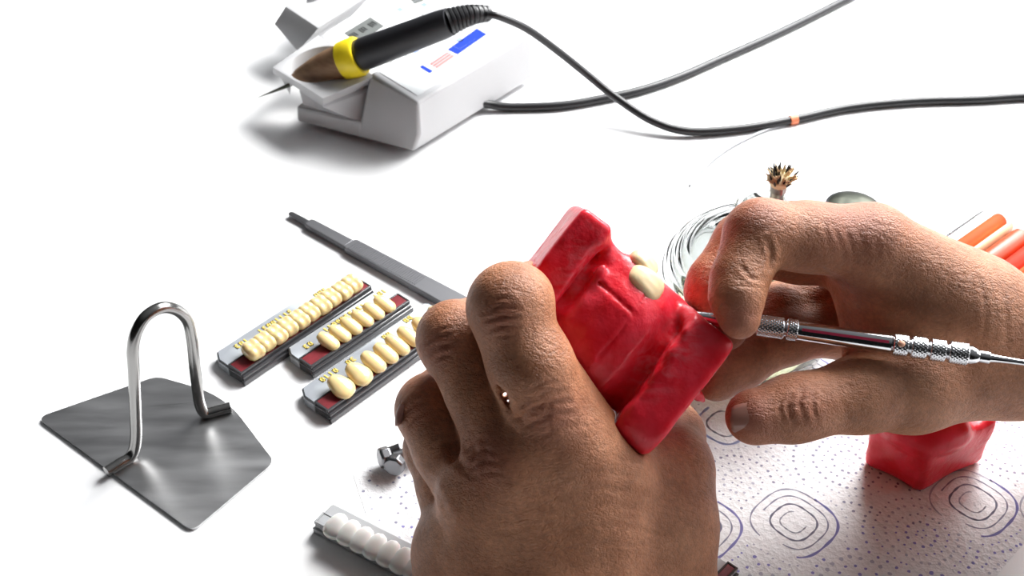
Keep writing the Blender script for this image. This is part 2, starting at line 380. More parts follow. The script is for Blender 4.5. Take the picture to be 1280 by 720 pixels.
def paper_towel():
    E = [w(1252, 712), w(1279, 680), w(1330, 600), w(1420, 470), w(1330, 395), w(1150, 385), w(900, 430), w(700, 470), w(560, 520), w(440, 590), w(470, 680), w(500, 760), w(1215, 760)]
    P = np.array(E)[:, :2]; mb = MB(); mb.prism([tuple(p) for p in P], .002, .012)
    z = .015
    def inside(x, y):
        r = False; n = len(P)
        for i in range(n):
            a, b = P[i], P[(i+1) % n]
            if (a[1] > y) != (b[1] > y) and x < (b[0]-a[0])*(y-a[1])/(b[1]-a[1])+a[0]: r = not r
        return r
    def dot(x, y, r, mi):
        if not inside(x, y): return
        a0 = random.random(); rr = [r*(.8+.4*random.random()) for _ in range(7)]
        mb.add([(x+rr[i]*math.cos(a0+i*2*math.pi/7), y+rr[i]*math.sin(a0+i*2*math.pi/7), z) for i in range(7)], [tuple(range(7))], mi)
    def ring(cx, cy, r, rot, e=2.9, asp=1.0, n=140):
        out = []
        for i in range(n+1):
            a = 2*math.pi*i/n; ca, sa = math.cos(a), math.sin(a)
            k = (abs(ca)**e+abs(sa)**e)**(-1/e); x, y = r*k*ca, r*asp*k*sa
            out.append((cx+x*math.cos(rot)-y*math.sin(rot), cy+x*math.sin(rot)+y*math.cos(rot)))
        return out
    def line(pts, t0, t1, wd, mi):
        n = len(pts)-1; i0, i1 = int(t0*n), int(t1*n)
        for i in range(i0, i1):
            a = np.array(pts[i % n]); b = np.array(pts[(i+1) % n])
            if not inside(*a): continue
            t = b-a; t /= np.linalg.norm(t)+1e-9; q = np.array([-t[1], t[0]])*wd*(.7+.5*math.sin(i*.25)**2)/2
            a = a-t*wd*.12; b = b+t*wd*.12
            mb.add([(*(a-q), z), (*(b-q), z), (*(b+q), z), (*(a+q), z)], [(0, 1, 2, 3)], mi)
    cen = [(992, 653, 'L'), (1216, 628, 'L'), (872, 658, 'L'), (922, 602, 'D'), (1060, 578, 'D'), (1152, 668, 'D'), (1076, 738, 'B'), (1262, 560, 'D'), (905, 530, 'F'),
           (1330, 640, 'L'), (960, 760, 'B'), (1180, 760, 'B'), (520, 625, 'S'), (600, 700, 'D'), (700, 620, 'L'), (800, 700, 'D'), (780, 540, 'D'), (1250, 490, 'L'), (1130, 480, 'D'), (650, 540, 'D'), (1000, 470, 'L'), (470, 700, 'S')]
    C3 = [(w(a, b)[0], w(a, b)[1], k) for a, b, k in cen]
    for i, (x, y, k) in enumerate(C3):
        rot = math.radians(45+random.uniform(-6, 6)); others = [(a, b) for j, (a, b, _) in enumerate(C3) if j != i]
        if k == 'L':
            for r, wd, mi, t0, t1 in ((.36, .04, 3, .1, .82), (.62, .06, 1, 0, 1), (.90, .045, 1, .55, 1.3), (1.14, .05, 3 if i else 1, .0, .45), (1.16, .075, 2, .62, 1.02)):
                line(ring(x, y, r, rot), t0, t1, wd, mi)
            r0 = 1.5
        else: r0 = .14 if k != 'B' else .5
        if k == 'F': line(ring(x, y, .5, rot), 0, 1, .06, 3); line(ring(x, y, .8, rot), .2, 1, .08, 4)
        r = r0 if k != 'F' else 1.1; q = 0
        while r < 4.2:
            pts = ring(x, y, r, rot, 2.4); L = 2*math.pi*r*1.05; big = (k == 'B')
            n = max(5, int(L/(.30 if big else .235))); dr = (.068 if big and q % 2 == 0 else .036+.014*(q % 2))
            for j in range(n):
                p = pts[int(j/n*140)]; dd = math.hypot(p[0]-x, p[1]-y)
                if all(math.hypot(p[0]-a, p[1]-b) > dd+.08 and math.hypot(p[0]-a, p[1]-b) > (1.4 if kk == 'L' else 0) for (a, b, kk) in C3 if (a, b) != (x, y)):
                    if k == 'S' and random.random() < .5: continue
                    dot(p[0]+random.uniform(-.03, .03), p[1]+random.uniform(-.03, .03), dr, (2 if p[1] < w(900, 655)[1] else 1) if (q+i) % 4 else 3)
            r += .29; q += 1
    o = rootmesh('paper_towel', mb, ['paper', 'ink', 'ink2', 'ink3', 'ink4'], 'white embossed paper towel printed with dotted rings and rounded squares', 'paper towel', smooth=False)
paper_towel()

# ================================================================== occlusal plate with bent handle
def plate():
    base = w(200, 560)
    t = thing('metal_plate', (base[0], base[1], 0), 'thin steel plate with a tall bent rod handle, left of the tooth cards', 'metal plate')
    cs = [(46, 522), (196, 470), (262, 489), (292, 510), (343, 577), (240, 664)]; P = [w(*p, .1)[:2] for p in cs]; rad = [.35, .3, .6, .5, .25, .3]
    out = []
    for i, p in enumerate(P):
        a, b = P[i-1], P[(i+1) % len(P)]; u = (a-p)/np.linalg.norm(a-p); v = (b-p)/np.linalg.norm(b-p); r = rad[i]*1.1
        for s in np.linspace(0, 1, 7): out.append((1-s)**2*(p+u*r)+2*s*(1-s)*p+s*s*(p+v*r))
    mb = MB(); mb.prism([tuple(p) for p in out], .0, .1); obj('plate', mb, 'steel', t, bevel=.02, at=(base[0], base[1], 0))
    r = .178; zf = .1+r*.75
    Lb, Rb = w(171, 566, zf), w(249, 519, zf); Le, Re = w(133, 590, zf), w(288, 509, zf)
    up = np.cross(Rb-Lb, [0, 0, 1.0])
    def hit(px, py): r_ = ray(px, py); return CP+r_*(((Lb-CP)@up)/(r_@up))      # on the upright plane of the bow
    path = [Le, Le*.6+Lb*.4, Le*.18+Lb*.82+np.array([0, 0, .03])]+[hit(*q) for q in ((170, 548), (169, 505), (167, 460), (166, 438), (170, 416), (182, 396), (201, 385), (219, 387), (233, 399), (239, 420), (243, 455), (247, 488), (250, 506))]+[Rb*.80+Re*.20+np.array([0, 0, .03]), Rb*.4+Re*.6, Re]
    mb = MB(); mb.tube(path, r, 20, smoothn=8); obj('handle', mb, 'wire', t, at=(base[0], base[1], 0))
plate()

# ================================================================== tooth cards
def tooth_mesh(kind, seed):
    """x = width along the card, y = crown tip direction, z = thickness"""
    rnd = random.Random(seed); f = Field((-.7, -.9, -.6), (.7, .9, .6), .032); I = np.eye(3)
    if kind == 'molar':
        for sx in (-1, 1):
            for sy in (-1, 1): f.ell((sx*.17, sy*.19, .05), I, (.22, .25, .25), .14)
        f.ell((0, 0, -.08), I, (.38, .40, .27), .18); f.cone((-.25, 0, .36), (.25, 0, .36), .03, .03, .12, True); f.cone((0, -.25, .36), (0, .25, .36), .025, .025, .12, True)
    elif kind == 'big':
        f.ell((0, .16, 0), I, (.40, .36, .19), .1); f.ell((0, -.16, -.02), I, (.27, .36, .20), .3); f.ell((-.14, .3, 0), I, (.25, .24, .14), .15); f.ell((.14, .3, 0), I, (.25, .24, .14), .15)
    elif kind == 'crown':
        sl, (X, Y, Z) = f.region(f.lo, f.lo+f.h*f.n); tp = .30+.09*np.clip((Y+.4)/.9, 0, 1); zt = .25-.10*np.clip((Y-.0)/.5, 0, 1)
        f.comb(sl, (((np.abs(X)/tp)**2.8+(np.abs(Y-.02)/.47)**3.2+(np.abs(Z)/zt)**2.2)**(1/2.6)-1).astype(np.float32)*.3, .05)
        f.cone((-.11, .5, .22), (-.09, 0, .33), .03, .03, .12, True); f.cone((.13, .5, .22), (.1, 0, .33), .03, .03, .12, True)
    else:
        f.ell((0, .12, 0), I, (.255, .42, .18), .1); f.ell((0, -.20, -.02), I, (.19, .34, .18), .25); f.ell((0, .36, .01), I, (.20, .16, .13), .12)
    V, F = f.mesh(1); return V, orient(V, F)
TM = {}
for kind in ('molar', 'big', 'slim'):
    V, F = tooth_mesh(kind, 3); me = bpy.data.meshes.new('tooth'); me.from_pydata((V*S).tolist(), [], F.tolist()); me.polygons.foreach_set('use_smooth', [True]*len(F)); me.materials.append(M['tooth']); TM[kind] = me
    m2 = me.copy(); m2.materials.clear(); m2.materials.append(M['tooth_pale']); TM[kind+'_pale'] = m2

def card(A, D, B, teeth, label, lower=False, h=.42, red=(.0, 1.0), pale=False, length=None, letters=(), tilt=22, name='tooth_card'):
    """A,D: ends of the front long edge on the table, B: pixel fixing the card's width at end A"""
    a, d, b = w(*A), w(*D), w(*B); u = d-a; L = length or np.linalg.norm(u); u = u/np.linalg.norm(u); v = np.array([-u[1], u[0], 0]); Wd = (b-a)@v
    if Wd < 0: v = -v; Wd = -Wd
    o = a; P = lambda x, y, z=0: o+u*x+v*y+np.array([0, 0, z])
    t = thing(name, tuple(P(L/2, Wd/2)), label, 'denture teeth card', 'cards of false teeth')
    cut = Wd*.12
    mb = MB(); mb.prism([P(*q)[:2] for q in ((0, Wd*.47), (L, Wd*.47), (L, Wd-cut*.6), (L-cut*.6, Wd), (cut*1.2, Wd), (0, Wd-cut*2))], .0, h*.8)
    obj('base', mb, 'film' if not pale else 'band', t, bevel=.04)
    mb = MB(); mb.prism([P(*q)[:2] for q in ((.05, .04), (L-.05, .04), (L-.0, Wd*.465), (0, Wd*.465))], .0, h*.8)
    mb.prism([P(*q)[:2] for q in ((0, -.02), (L, -.02), (L, .09), (0, .09))], 0, h*.5)
    obj('front_rail', mb, 'rail' if not pale else 'band', t, bevel=.03)
    # clear step behind the strip: pale film face on the grey moulding
    mb = MB(); mb.prism([P(*q)[:2] for q in ((.06, Wd*.47), (L-.06, Wd*.47), (L-.06, Wd-cut*.8), (L-cut*.7, Wd-.06), (cut*1.3, Wd-.06), (.06, Wd-cut*2))], h*.8+.004, h*.8+.05)
    obj('clear_ledge', mb, 'film' if not pale else 'band', t, bevel=.015)
    y0, y1 = Wd*.12, Wd*.45
    mb = MB()
    mb.box(P(.04, y0-.07, h*.8), u*(L-.08), v*.07, (0, 0, h*.32)); mb.box(P(.04, y1, h*.8), u*(L-.08), v*.05, (0, 0, h*.32))
    mb.box(P(.04, y0, h*.8), u*.06, v*(y1-y0), (0, 0, h*.32)); mb.box(P(L-.1, y0, h*.8), u*.06, v*(y1-y0), (0, 0, h*.32))
    mb.box(P(.0, y0-.09, h*.15), u*L, v*(-.02+.0), (0, 0, h*.3))
    obj('channel', mb, 'smoke' if not pale else 'band', t, bevel=.015)
    mb = MB(); mb.box(P(.10, y0+.002, h*.8+.002), u*(L-.2), v*(y1-y0-.004), (0, 0, h*.27)); obj('wax_strip', mb, 'card_wax' if not pale else 'band', t, bevel=.02)
    zt = h*1.08
    for (x, y, kind, s, yaw) in teeth:
        o_ = bpy.data.objects.new('tooth', TM[kind+('_pale' if pale else '')]); COL.objects.link(o_); o_.parent = t
        R = Matrix(((u[0], -v[0], 0), (u[1], -v[1], 0), (0, 0, 1))).to_4x4()
        if R.determinant() < 0: R = Matrix(((-u[0], -v[0], 0), (-u[1], -v[1], 0), (0, 0, 1))).to_4x4()
        tl = tilt if kind != 'molar' else 8
        sc3 = Matrix.Diagonal((s[0]*.84, s[1]*.80, s[2]*.8, 1))
        p = P(x, y, zt+(.17*s[2] if kind != 'molar' else .2*s[2]))
        o_.matrix_local = Matrix.Translation(Vector((p-np.array(t.location)/S)*S)) @ R @ Matrix.Rotation(math.radians(yaw), 4, 'Z') @ Matrix.Rotation(math.radians(-tl), 4, 'X') @ sc3
    if letters:
        mb = MB(); rr = random.Random(len(teeth))
        for (x0, x1, y) in letters:
            x = x0
            while x < x1:
                k = rr.choice(('o', 'i', 'e')); hh = .22; z = h*.8+.052
                if k in 'oe': mb.box(P(x, y, z), u*.13, v*.045, (0, 0, .02)); mb.box(P(x, y+hh-.045, z), u*.13, v*.045, (0, 0, .02)); mb.box(P(x, y, z), u*.045, v*hh, (0, 0, .02))
                if k == 'o': mb.box(P(x+.09, y, z), u*.045, v*hh, (0, 0, .02))
                if k == 'i': mb.box(P(x+.03, y, z), u*.05, v*hh, (0, 0, .02))
                if k == 'e': mb.box(P(x, y+hh*.4, z), u*.1, v*.04, (0, 0, .02))
                x += .19
        obj('lettering', mb, 'gold', t, smooth=False)
    return t, L, Wd
M['rail'] = mat('dark grey clear plastic', (.06, .06, .065), .12, Coat_Weight=.7)
M['band'] = mat('soft grey plastic', (.42, .43, .44), .35)
M['film'] = mat('pale grey film', (.50, .54, .57), .12, Coat_Weight=.6, Coat_Roughness=.05)
vary(M['film'], (.33, .35, .38), (.72, .77, .80), .55, 2, .38, .62)

def dims(A, D, B):
    a, d, b = w(*A), w(*D), w(*B); u = (d-a)/np.linalg.norm(d-a); v = np.array([-u[1], u[0], 0]); return np.linalg.norm(d-a), abs((b-a)@v)
c1 = ((306, 483), (470, 371), (259, 458)); L1, W1 = dims(*c1)
card(*c1, [(L1*.155+i*L1*.083, W1*.32+.02*(i % 2), 'molar', (.98-.02*(i % 3), 1.06-.03*(i % 2), 1.0), (i*37) % 11-5) for i in range(10)],
     'clear card of false molars standing in a single row, farthest left of the cards', letters=((L1*.13, L1*.22, W1*.72), (L1*.3, L1*.55, W1*.72), (L1*.72, L1*.8, W1*.7)))
c2 = ((392, 474), (517, 389), (352, 450)); L2, W2 = dims(*c2)
card(*c2, [(L2*.25+i*L2*.112, W2*.34, 'slim', (1.12, .95, 1.0), 14+4*(i % 2)) for i in range(6)],
     'clear card with six small false front teeth, between the two longer cards', letters=((L2*.12, L2*.2, W2*.62), (L2*.34, L2*.72, W2*.72), (L2*.85, L2*.95, W2*.74)))
c3 = ((414, 530), (560, 424), (366, 503)); L3, W3 = dims(*c3)
t3 = [(L3*.18, 'big', 1.0), (L3*.325, 'big', .98), (L3*.455, 'slim', 1.25), (L3*.56, 'slim', 1.2), (L3*.66, 'slim', 1.15), (L3*.765, 'slim', 1.2), (L3*.89, 'big', .95), (L3*1.03, 'big', .8)]
card(*c3, [(x, W3*.35, k, (s, 1.08, 1.1), 10) for x, k, s in t3], 'clear card of large false front teeth, nearest the knuckles of the left hand',
     length=L3*1.12, letters=((L3*.16, L3*.27, W3*.78), (L3*.37, L3*.44, W3*.76), (L3*.68, L3*.74, W3*.76), (L3*.88, L3*.94, W3*.8)))
c4 = ((566, 757), (392, 665), (592, 728)); L4, W4 = dims(*c4)
card(*c4, [(L4*.08+i*L4*.095, W4*.2, 'big', (.85, .9, 1.0), 0) for i in range(9)], 'pale card of whitish teeth at the bottom edge, left of the gripping hand', pale=True, tilt=20)
c5 = ((905, 742), (820, 800), (932, 716))
card((858, 790), (922, 722), (838, 765), [(.6, .5, 'slim', (1, 1, 1), 0)], 'dark card corner with crimson strip poking out right of the left wrist')

# ================================================================== scalpel handle
def scalpel():
    a, b = w(363, 267, .15), w(590, 390, .15); u = b-a; L = np.linalg.norm(u); u /= L; v = np.array([-u[1], u[0], 0]); o = a; LL = L*1.35
    t = thing('scalpel_handle', (o[0], o[1], 0), 'flat grey steel scalpel handle lying above the tooth cards', 'scalpel handle')
    def prof(pts, z0, z1):
        mb = MB(); poly = [(o+u*x+v*y)[:2] for x, y in pts]+[(o+u*x-v*y)[:2] for x, y in pts[::-1]]; mb.prism(poly, z0, z1); return mb
    obj('grip', prof([(L*.345, .20), (L*.355, .33), (L*.6, .36), (L*.9, .40), (LL, .40)], .02, .30), 'scalpel', t, bevel=.03)
    obj('neck', prof([(L*.105, .17), (L*.12, .23), (L*.345, .26)], .03, .26), 'scalpel', t, bevel=.04)
    obj('blade_mount', prof([(-.05, .06), (.05, .12), (L*.11, .13)], .05, .20), 'dull', t, bevel=.03)
    mb = MB()
    for i in range(34):
        x = L*.37+i*.10
        mb.box(o*np.array([1, 1, 0])+u*x-v*.27+np.array([0, 0, .29]), u*.045, v*.54, (0, 0, .03))
    obj('grip_ribs', mb, 'scalpel', t, smooth=False)
scalpel()

# ================================================================== metal knobs behind the hand
def knobs():
    p = w(489, 572, .45); t = thing('metal_clamp_screw', (p[0], p[1], 0), 'small dull metal screw knobs showing past the little finger of the left hand', 'screw')
    ax = np.array([1, .25, .0]); ax /= np.linalg.norm(ax); hx = lambda r: [(r*.86, 0), (r, .05), (r, .3), (r*.86, .36)]
    mb = MB(); mb.lathe(w(496, 577, .36), (-.25, -.9, .25), hx(.34), 8); obj('knob', mb, 'dull', t, bevel=.03, at=(p[0], p[1], 0), angle=30)
    mb = MB(); mb.lathe(w(488, 570, .42), (-.9, -.4, .1), hx(.34), 7); obj('knob', mb, 'dull', t, bevel=.03, at=(p[0], p[1], 0), angle=30)
    mb = MB(); q = w(492, 572, .4); mb.tube([q, q+np.array([1.2, .5, 0]), q+np.array([3.0, 1.2, 0])], .2, 12); mb.tube([q+np.array([-.2, .2, 0]), w(500, 560, .5)], .16, 12); obj('rod', mb, 'dull', t, at=(p[0], p[1], 0))
knobs()

# ================================================================== waxing unit
def unit():
    p = w(520, 160); t = thing('waxing_unit', (p[0], p[1], 0), 'white electric wax heating unit with display and handpiece cradles', 'wax heater')
    zt, zb = 2.45, .25
    T = [w(522, 129, zt), w(462, 92, zt), w(398, 50, zt)]; e = w(656, 47, zt)-T[0]; f = T[1]-T[0]
    A_, B_ = T[0], T[0]+e; ff = f/np.linalg.norm(f); fl = np.linalg.norm(T[2]-T[0])
    C0 = A_+ff*np.linalg.norm(f); ee = e/np.linalg.norm(e)
    def Q(x, y, z): q = A_+ee*x+ff*y; return (q[0], q[1], z)     # x back along the right side, y to the left
    EL = np.linalg.norm(e)
    NL = np.linalg.norm(f)
    # main body with sloping sides, slightly wider at the foot
    out = lambda g, z: [Q(-g, -g, z), Q(EL+.4+g, -g, z), Q(EL+.4+g, NL*1.0+1.9, z), Q(3.2, NL*1.0+1.9, z), Q(1.2, NL+.0, z), Q(-g, NL, z)]
    rg = [out(.12, zb), out(.08, 1.0), out(0, zt)]; rg[0][0] = tuple(w(517, 190, zb)); rg[0][-1] = tuple(w(446, 171.5, zb)); rg[1][-1] = tuple(w(450, 152, 1.0))
    mb = MB(); mb.loft(rg)
    def vp(px, py): q = w(px, py, zb); return q[0], q[1]
    lowp = [vp(*q) for q in ((371, 152), (452, 173), (500, 140), (440, 96))]
    mb.loft([[(x, y, zb) for x, y in lowp], [(x*.99+q0*.01, y*.99+q1*.01, 1.0) for (x, y), (q0, q1) in zip(lowp, [lowp[2]]*4)]])
    obj('body', mb, 'unit', t, bevel=.12)
    mb = MB(); g = -.25; mb.prism([Q(*q, 0)[:2] for q in ((.35, .35), (EL, .35), (EL, NL+1.5), (3.4, NL+1.5), (1.4, NL-.2), (.35, NL-.2))], 0, zb+.05); obj('foot', mb, 'dull', t)
    # lettering panel
    mb = MB(); mb.prism([Q(*q, 0)[:2] for q in ((.35, .4), (EL+.1, .4), (EL+.1, NL+1.3), (3.0, NL+1.3), (1.7, NL+.0), (.35, NL-.3))], zt-.01, zt+.02); pan = obj('control_panel', mb, 'unit_top', t, bevel=.01)
    def patch(pts, m, name, z=zt+.02, th=.015):
        mb = MB(); mb.prism([w(x, y, z)[:2] for x, y in pts], z, z+th); return obj(name, mb, m, pan, smooth=False)
    lcd = patch([(430, 42), (463, 22), (480, 33), (447, 54)], 'lcd', 'display', th=.03)
    z = zt+.055; mb = MB()
    for k in range(3):
        bx, by = 439+k*11.5, 44.5-k*6.8
        for (dx, dy, ex, ey) in ((0, 0, 6, 3.6), (0, 0, 5, -3), (6, 3.6, 5, -3), (5, -3, 6, 3.6), (2.5, -1.5, 6, 3.6)):
            a = w(bx+dx-2, by+dy-1, z); b = w(bx+dx+ex-2, by+dy+ey-1, z); mb.tube([a, b], .03, 6)
    obj('display_digits', mb, 'lcd_dark', pan, smooth=False)
    patch([(560, 62), (596, 36), (608, 43), (572, 68)], 'blue', 'blue_label')
    patch([(525, 84), (528, 81.5), (541, 89), (537, 91.5)], 'blue', 'blue_mark')
    for k in range(3): patch([(538+k*3.2, 80-k*-1.9), (559+k*3.2, 65.5-k*-1.9), (560.5+k*3.2, 66.5-k*-1.9), (539.5+k*3.2, 81-k*-1.9)], 'pink', 'pink_mark', zt+.03)
    patch([(537, 79), (560, 64.5), (570, 70), (548, 86)], 'pinkpale', 'pink_label', zt+.02, .008)
    for (x, y) in ((519, 64), (530, 6), (500, 12), (575, 50), (548, 30), (590, 22)):
        patch([(x-5, y), (x, y-3), (x+5, y), (x, y+3)], 'paleblue', 'button_mark')
        mb = MB(); q = [w(x+a, y+b, zt+.02) for a, b in ((-19, 1), (1, -12), (19, -1), (-1, 12), (-19, 1))]; mb.tube(q, .018, 5); obj('button_outline', mb, 'film', pan, smooth=False)
    patch([(508, -6), (522, -8), (530, 1), (518, 5)], 'lcd', 'display')
    # cradles
    def cradle(rings, hole, r, zt1, zt2, fall):
        mb = MB(); mb.loft([[tuple(w(*q)) for q in rg] for rg in rings]); o = obj('cradle', mb, 'unit', t, bevel=.07)
        mb = MB(); h = w(*hole, zt1); mb.lathe(h+np.array(fall)*1.2, -np.array(fall), [(r*.82, -3.), (r*.92, .2), (r*1.0, 1.3), (r*1.02, 3.)], 40)
        cut = obj('cutter', mb, 'unit', None); cut.hide_render = True
        bo = o.modifiers.new('hole', 'BOOLEAN'); bo.object = cut; bo.operation = 'DIFFERENCE'; bo.solver = 'EXACT'
        o.modifiers.move(1, 0)
        dg = bpy.context.evaluated_depsgraph_get(); me = bpy.data.meshes.new_from_object(o.evaluated_get(dg)); o.modifiers.clear(); o.data = me
        me.polygons.foreach_set('use_smooth', [True]*len(me.polygons)); me.set_sharp_from_angle(angle=math.radians(24))
        bpy.data.objects.remove(cut)
        return o
    cradle([[(368, 129, .98), (444, 150, .98), (456, 151, .98), (450, 105, .98)], [(351, 97, 1.78), (404, 134, 1.78), (467, 112, 1.78), (400, 58, 1.78)], [(341, 91, 1.85), (404, 131, 1.85), (468, 104, 1.85), (398, 50, 1.85)], [(341, 84, 2.2), (404, 123, 2.2), (468, 95, 2.42), (398, 44, 2.42)]], (401, 84), 1.34, 2.2, 2.5, (-.15, -.25, -1))
    cradle([[(372, 64, 1.1), (372.5, 64, 1.1), (440, 20, 1.1), (410, -10, 1.1)], [(343, 30, 1.9), (385, 50, 1.7), (440, 20, 1.8), (410, -10, 1.8)], [(357, 8, 2.45), (398, 35, 2.45), (470, -12, 2.45), (430, -40, 2.45)]], (385, 1), .5, 2.3, 2.5, (0, 0, -1))
M['pinkpale'] = mat('pale pink print', (.62, .44, .44), .8, Specular_IOR_Level=.1)
unit()

# ================================================================== handpiece and leads
def handpiece():
    K = [((326, 121), 1.0), ((350, 111), 1.35), ((375, 99), 1.9), ((430, 76), 3.1), ((555, 29), 5.1)]
    p0, p1 = w(432, 76, 2.85), w(560, 28, 5.0); u = (p1-p0)/np.linalg.norm(p1-p0)
    t = thing('wax_knife_handpiece', tuple(p0), 'black handpiece with yellow collar and brown front resting in the wax heater cradle', 'handpiece')
    L = np.linalg.norm(p1-p0)
    mb = MB(); mb.lathe(p0, u, [(.26, -2.6), (.40, -2.3), (.60, -1.5), (.71, -.75), (.76, 0)], 40); obj('heat_shield', mb, 'cork', t)
    mb = MB(); mb.lathe(p0, u, [(.74, -.12), (.82, -.06), (.84, .2), (.84, .62), (.78, .72)], 40); obj('collar', mb, 'yellow', t)
    mb = MB(); mb.lathe(p0, u, [(.55, .6), (.66, .72), (.68, .9), (.66, 2), (.60, L-.4), (.56, L+.1)], 40); obj('grip', mb, 'grip', t)
    P = [p0+u*L, w(576, 22, 5.12), w(593, 18, 5.15), w(611, 17, 5.0)]
    mb = MB(); mb.tube(P, [.52, .40, .36, .30], 24, smoothn=8)
    Pc = catmull(P, 10)
    for i in range(4, len(Pc)-1, 3):
        rr = .56-.24*i/len(Pc); T = Pc[i+1]-Pc[i-1]; mb.lathe(Pc[i], T, [(rr*.9, -.09), (rr, -.05), (rr, .05), (rr*.9, .09)], 24)
    obj('strain_relief', mb, 'rubber', t)
    q0 = p0-u*2.6; q1 = w(350, 111, 1.5)
    mb = MB(); mb.tube([q0+u*.2, w(362, 106, 1.7), q1, w(322, 122, 1.0)], [.12, .09, .07, .01], 12); obj('tip', mb, 'bronze', t)
    cab = [w(609, 18, 5.2), w(625, 21, 5.1), w(660, 37, 4.3), w(700, 66, 3.0), w(735, 94, 1.9), w(770, 122, 1.1), w(815, 151, .5), w(860, 164, .25), (w(925, 161, .19)), w(990, 150, .19), w(1060, 135, .19), w(1140, 127, .19), w(1220, 124.5, .19), w(1300, 121, .19), w(1420, 128, .19)]
    mb = MB(); mb.tube(cab, [.15, .16, .17, .18, .18, .18, .19], 14, smoothn=10); obj('cable', mb, 'rubber', t)
    mb = MB(); a, b = w(987, 150.6, .19), w(996, 149, .19); mb.tube([a, b], .215, 16); obj('cable_band', mb, 'orange', t)
handpiece()
mb = MB(); mb.tube([w(600, 128, .5), w(614, 131, .3), w(640, 134, .19), w(700, 132, .19), w(750, 124, .19), w(800, 113, .19), (w(850, 96, .19)), w(900, 74, .19), w(980, 38, .19), w(1060, -2, .19), w(1150, -50, .19)], .19, 14, smoothn=10)
rootmesh('power_cord', mb, 'rubber', 'black lead running from under the wax heater to the top edge', 'cable')
mb = MB(); mb.tube([w(985, 155, .05), w(950, 166, .05), w(910, 186, .05), w(880, 210, .05), w(862, 232, .05)], [.06, .08, .09, .08, .05], 8, smoothn=8)
rootmesh('thin_thread', mb, 'thread', 'faint pale thread curving on the table above the glass burner', 'thread')

# ================================================================== glass spirit burner
def burner():
    b = w(932, 424); hN = rise(b, 258); t = thing('spirit_burner', (b[0], b[1], 0), 'round glass spirit burner with a frayed wick, behind the hand with the instrument', 'spirit burner')
    hs = hN-1.55
    pr = [(0, .0), (2.2, .0), (2.5, .12), (2.8, .8), (3.02, 1.7), (3.1, 2.6), (3.06, 2.85), (3.1, 3.0), (2.98, 3.2), (2.98, 3.38), (2.80, 3.55), (2.74, 3.74), (2.52, 3.86), (2.40, 4.06), (2.14, 4.14), (1.98, 4.32), (1.7, 4.4), (1.5, 4.56), (1.3, 4.62), (1.0, 4.85), (.88, 5.05), (.86, hN-.4), (.99, hN-.3), (.99, hN-.06), (.92, hN)]
    inn = [(.78, hN), (.70, hN-.3), (.68, 5.0), (.82, 4.65), (1.15, 4.38), (1.75, 4.08), (2.3, 3.65), (2.66, 3.1), (2.78, 2.6), (2.74, 1.7), (2.58, .85), (2.3, .35), (0.01, .28)]
    mb = MB(); mb.lathe(b, (0, 0, 1), [(.01, .0)]+pr[1:]+inn, 72, closed=True); obj('glass_body', mb, 'glass', t)
    mb = MB(); mb.lathe(b, (0, 0, 1), [(.01, .30), (2.28, .37), (2.58, .87), (2.76, 1.5), (2.76, 1.55), (.01, 1.55)], 64); obj('fuel', mb, 'spirit', t)
    wt = b+np.array([.28, .1, 0]); top = rise(wt, 240)
    mb = MB(); mb.lathe(wt, (0, 0, 1), [(.22, hN-1.6), (.22, top+.25), (.26, top+.3), (.26, top+.05)], 24); obj('wick_tube', mb, 'tube', t)
    mb = MB(); mb.lathe(b, (0, 0, 1), [(.74, hN-.45), (.74, hN-.35), (.2, hN-.28)], 36); obj('wick_holder_disc', mb, 'ceramic', t)
    zt = rise(wt, 214); rr = random.Random(4)
    for m, k0, n in (('wick', 0, 70), ('char', 1, 34)):
        mb = MB()
        for i in range(n):
            a = rr.uniform(0, 6.28); q = rr.uniform(.2, 1)**.6; base = wt+np.array([.12*q*math.cos(a), .12*q*math.sin(a), top+.1])
            tipr = .52*q*rr.uniform(.7, 1.15); H = (zt-top)*(1.08-.35*q*q)*rr.uniform(.7, 1.05) if not k0 else (zt-top)*(1.25-.5*q*q)*rr.uniform(.75, 1.0)
            e = wt+np.array([tipr*math.cos(a)+.05, tipr*math.sin(a), top+H+.12]); m1 = base*.5+e*.5+np.array([-.05*math.cos(a), -.05*math.sin(a), .08])
            if k0: base = base*.35+e*.65; m1 = base*.5+e*.5
            mb.tube([base, m1, e], [.035, .05, .02] if not k0 else [.03, .035, .015], 6, smoothn=3)
        if not k0:
            mb.lathe(wt, (0, 0, 1), [(.2, top), (.26, top+.25), (.4, top+.5), (.2, top+.66)], 14)
        obj('wick' if not k0 else 'charred_wick_end', mb, m, t)
    mb = MB(); mb.tube([wt+np.array([0, 0, hN-1.6]), wt+np.array([.2, .3, 2.6]), wt+np.array([.8, -.4, 1.2]), wt+np.array([1.6, .4, .6])], .16, 10, smoothn=6); obj('wick_tail', mb, 'wick', t)
burner()
def cap():
    h = 1.5; tpc = w(1067, 257, h); b = np.array([tpc[0], tpc[1], 0])
    t = thing('tarnished_lid', tuple(b), 'round tarnished metal cap standing behind the knuckles of the right hand', 'metal cap')
    mb = MB(); mb.lathe(b, (0, 0, 1), [(1.05, 0), (1.1, .05), (1.1, h-.25), (1.02, h-.05), (.95, h-.02)], 56); obj('cap_side', mb, 'chrome', t, at=tuple(b))
    mb = MB(); mb.lathe(b, (0, 0, 1), [(.96, h-.04), (.9, h), (.5, h+.08), (.02, h+.1)], 56); obj('cap_top', mb, 'bronze', t, at=tuple(b))
cap()

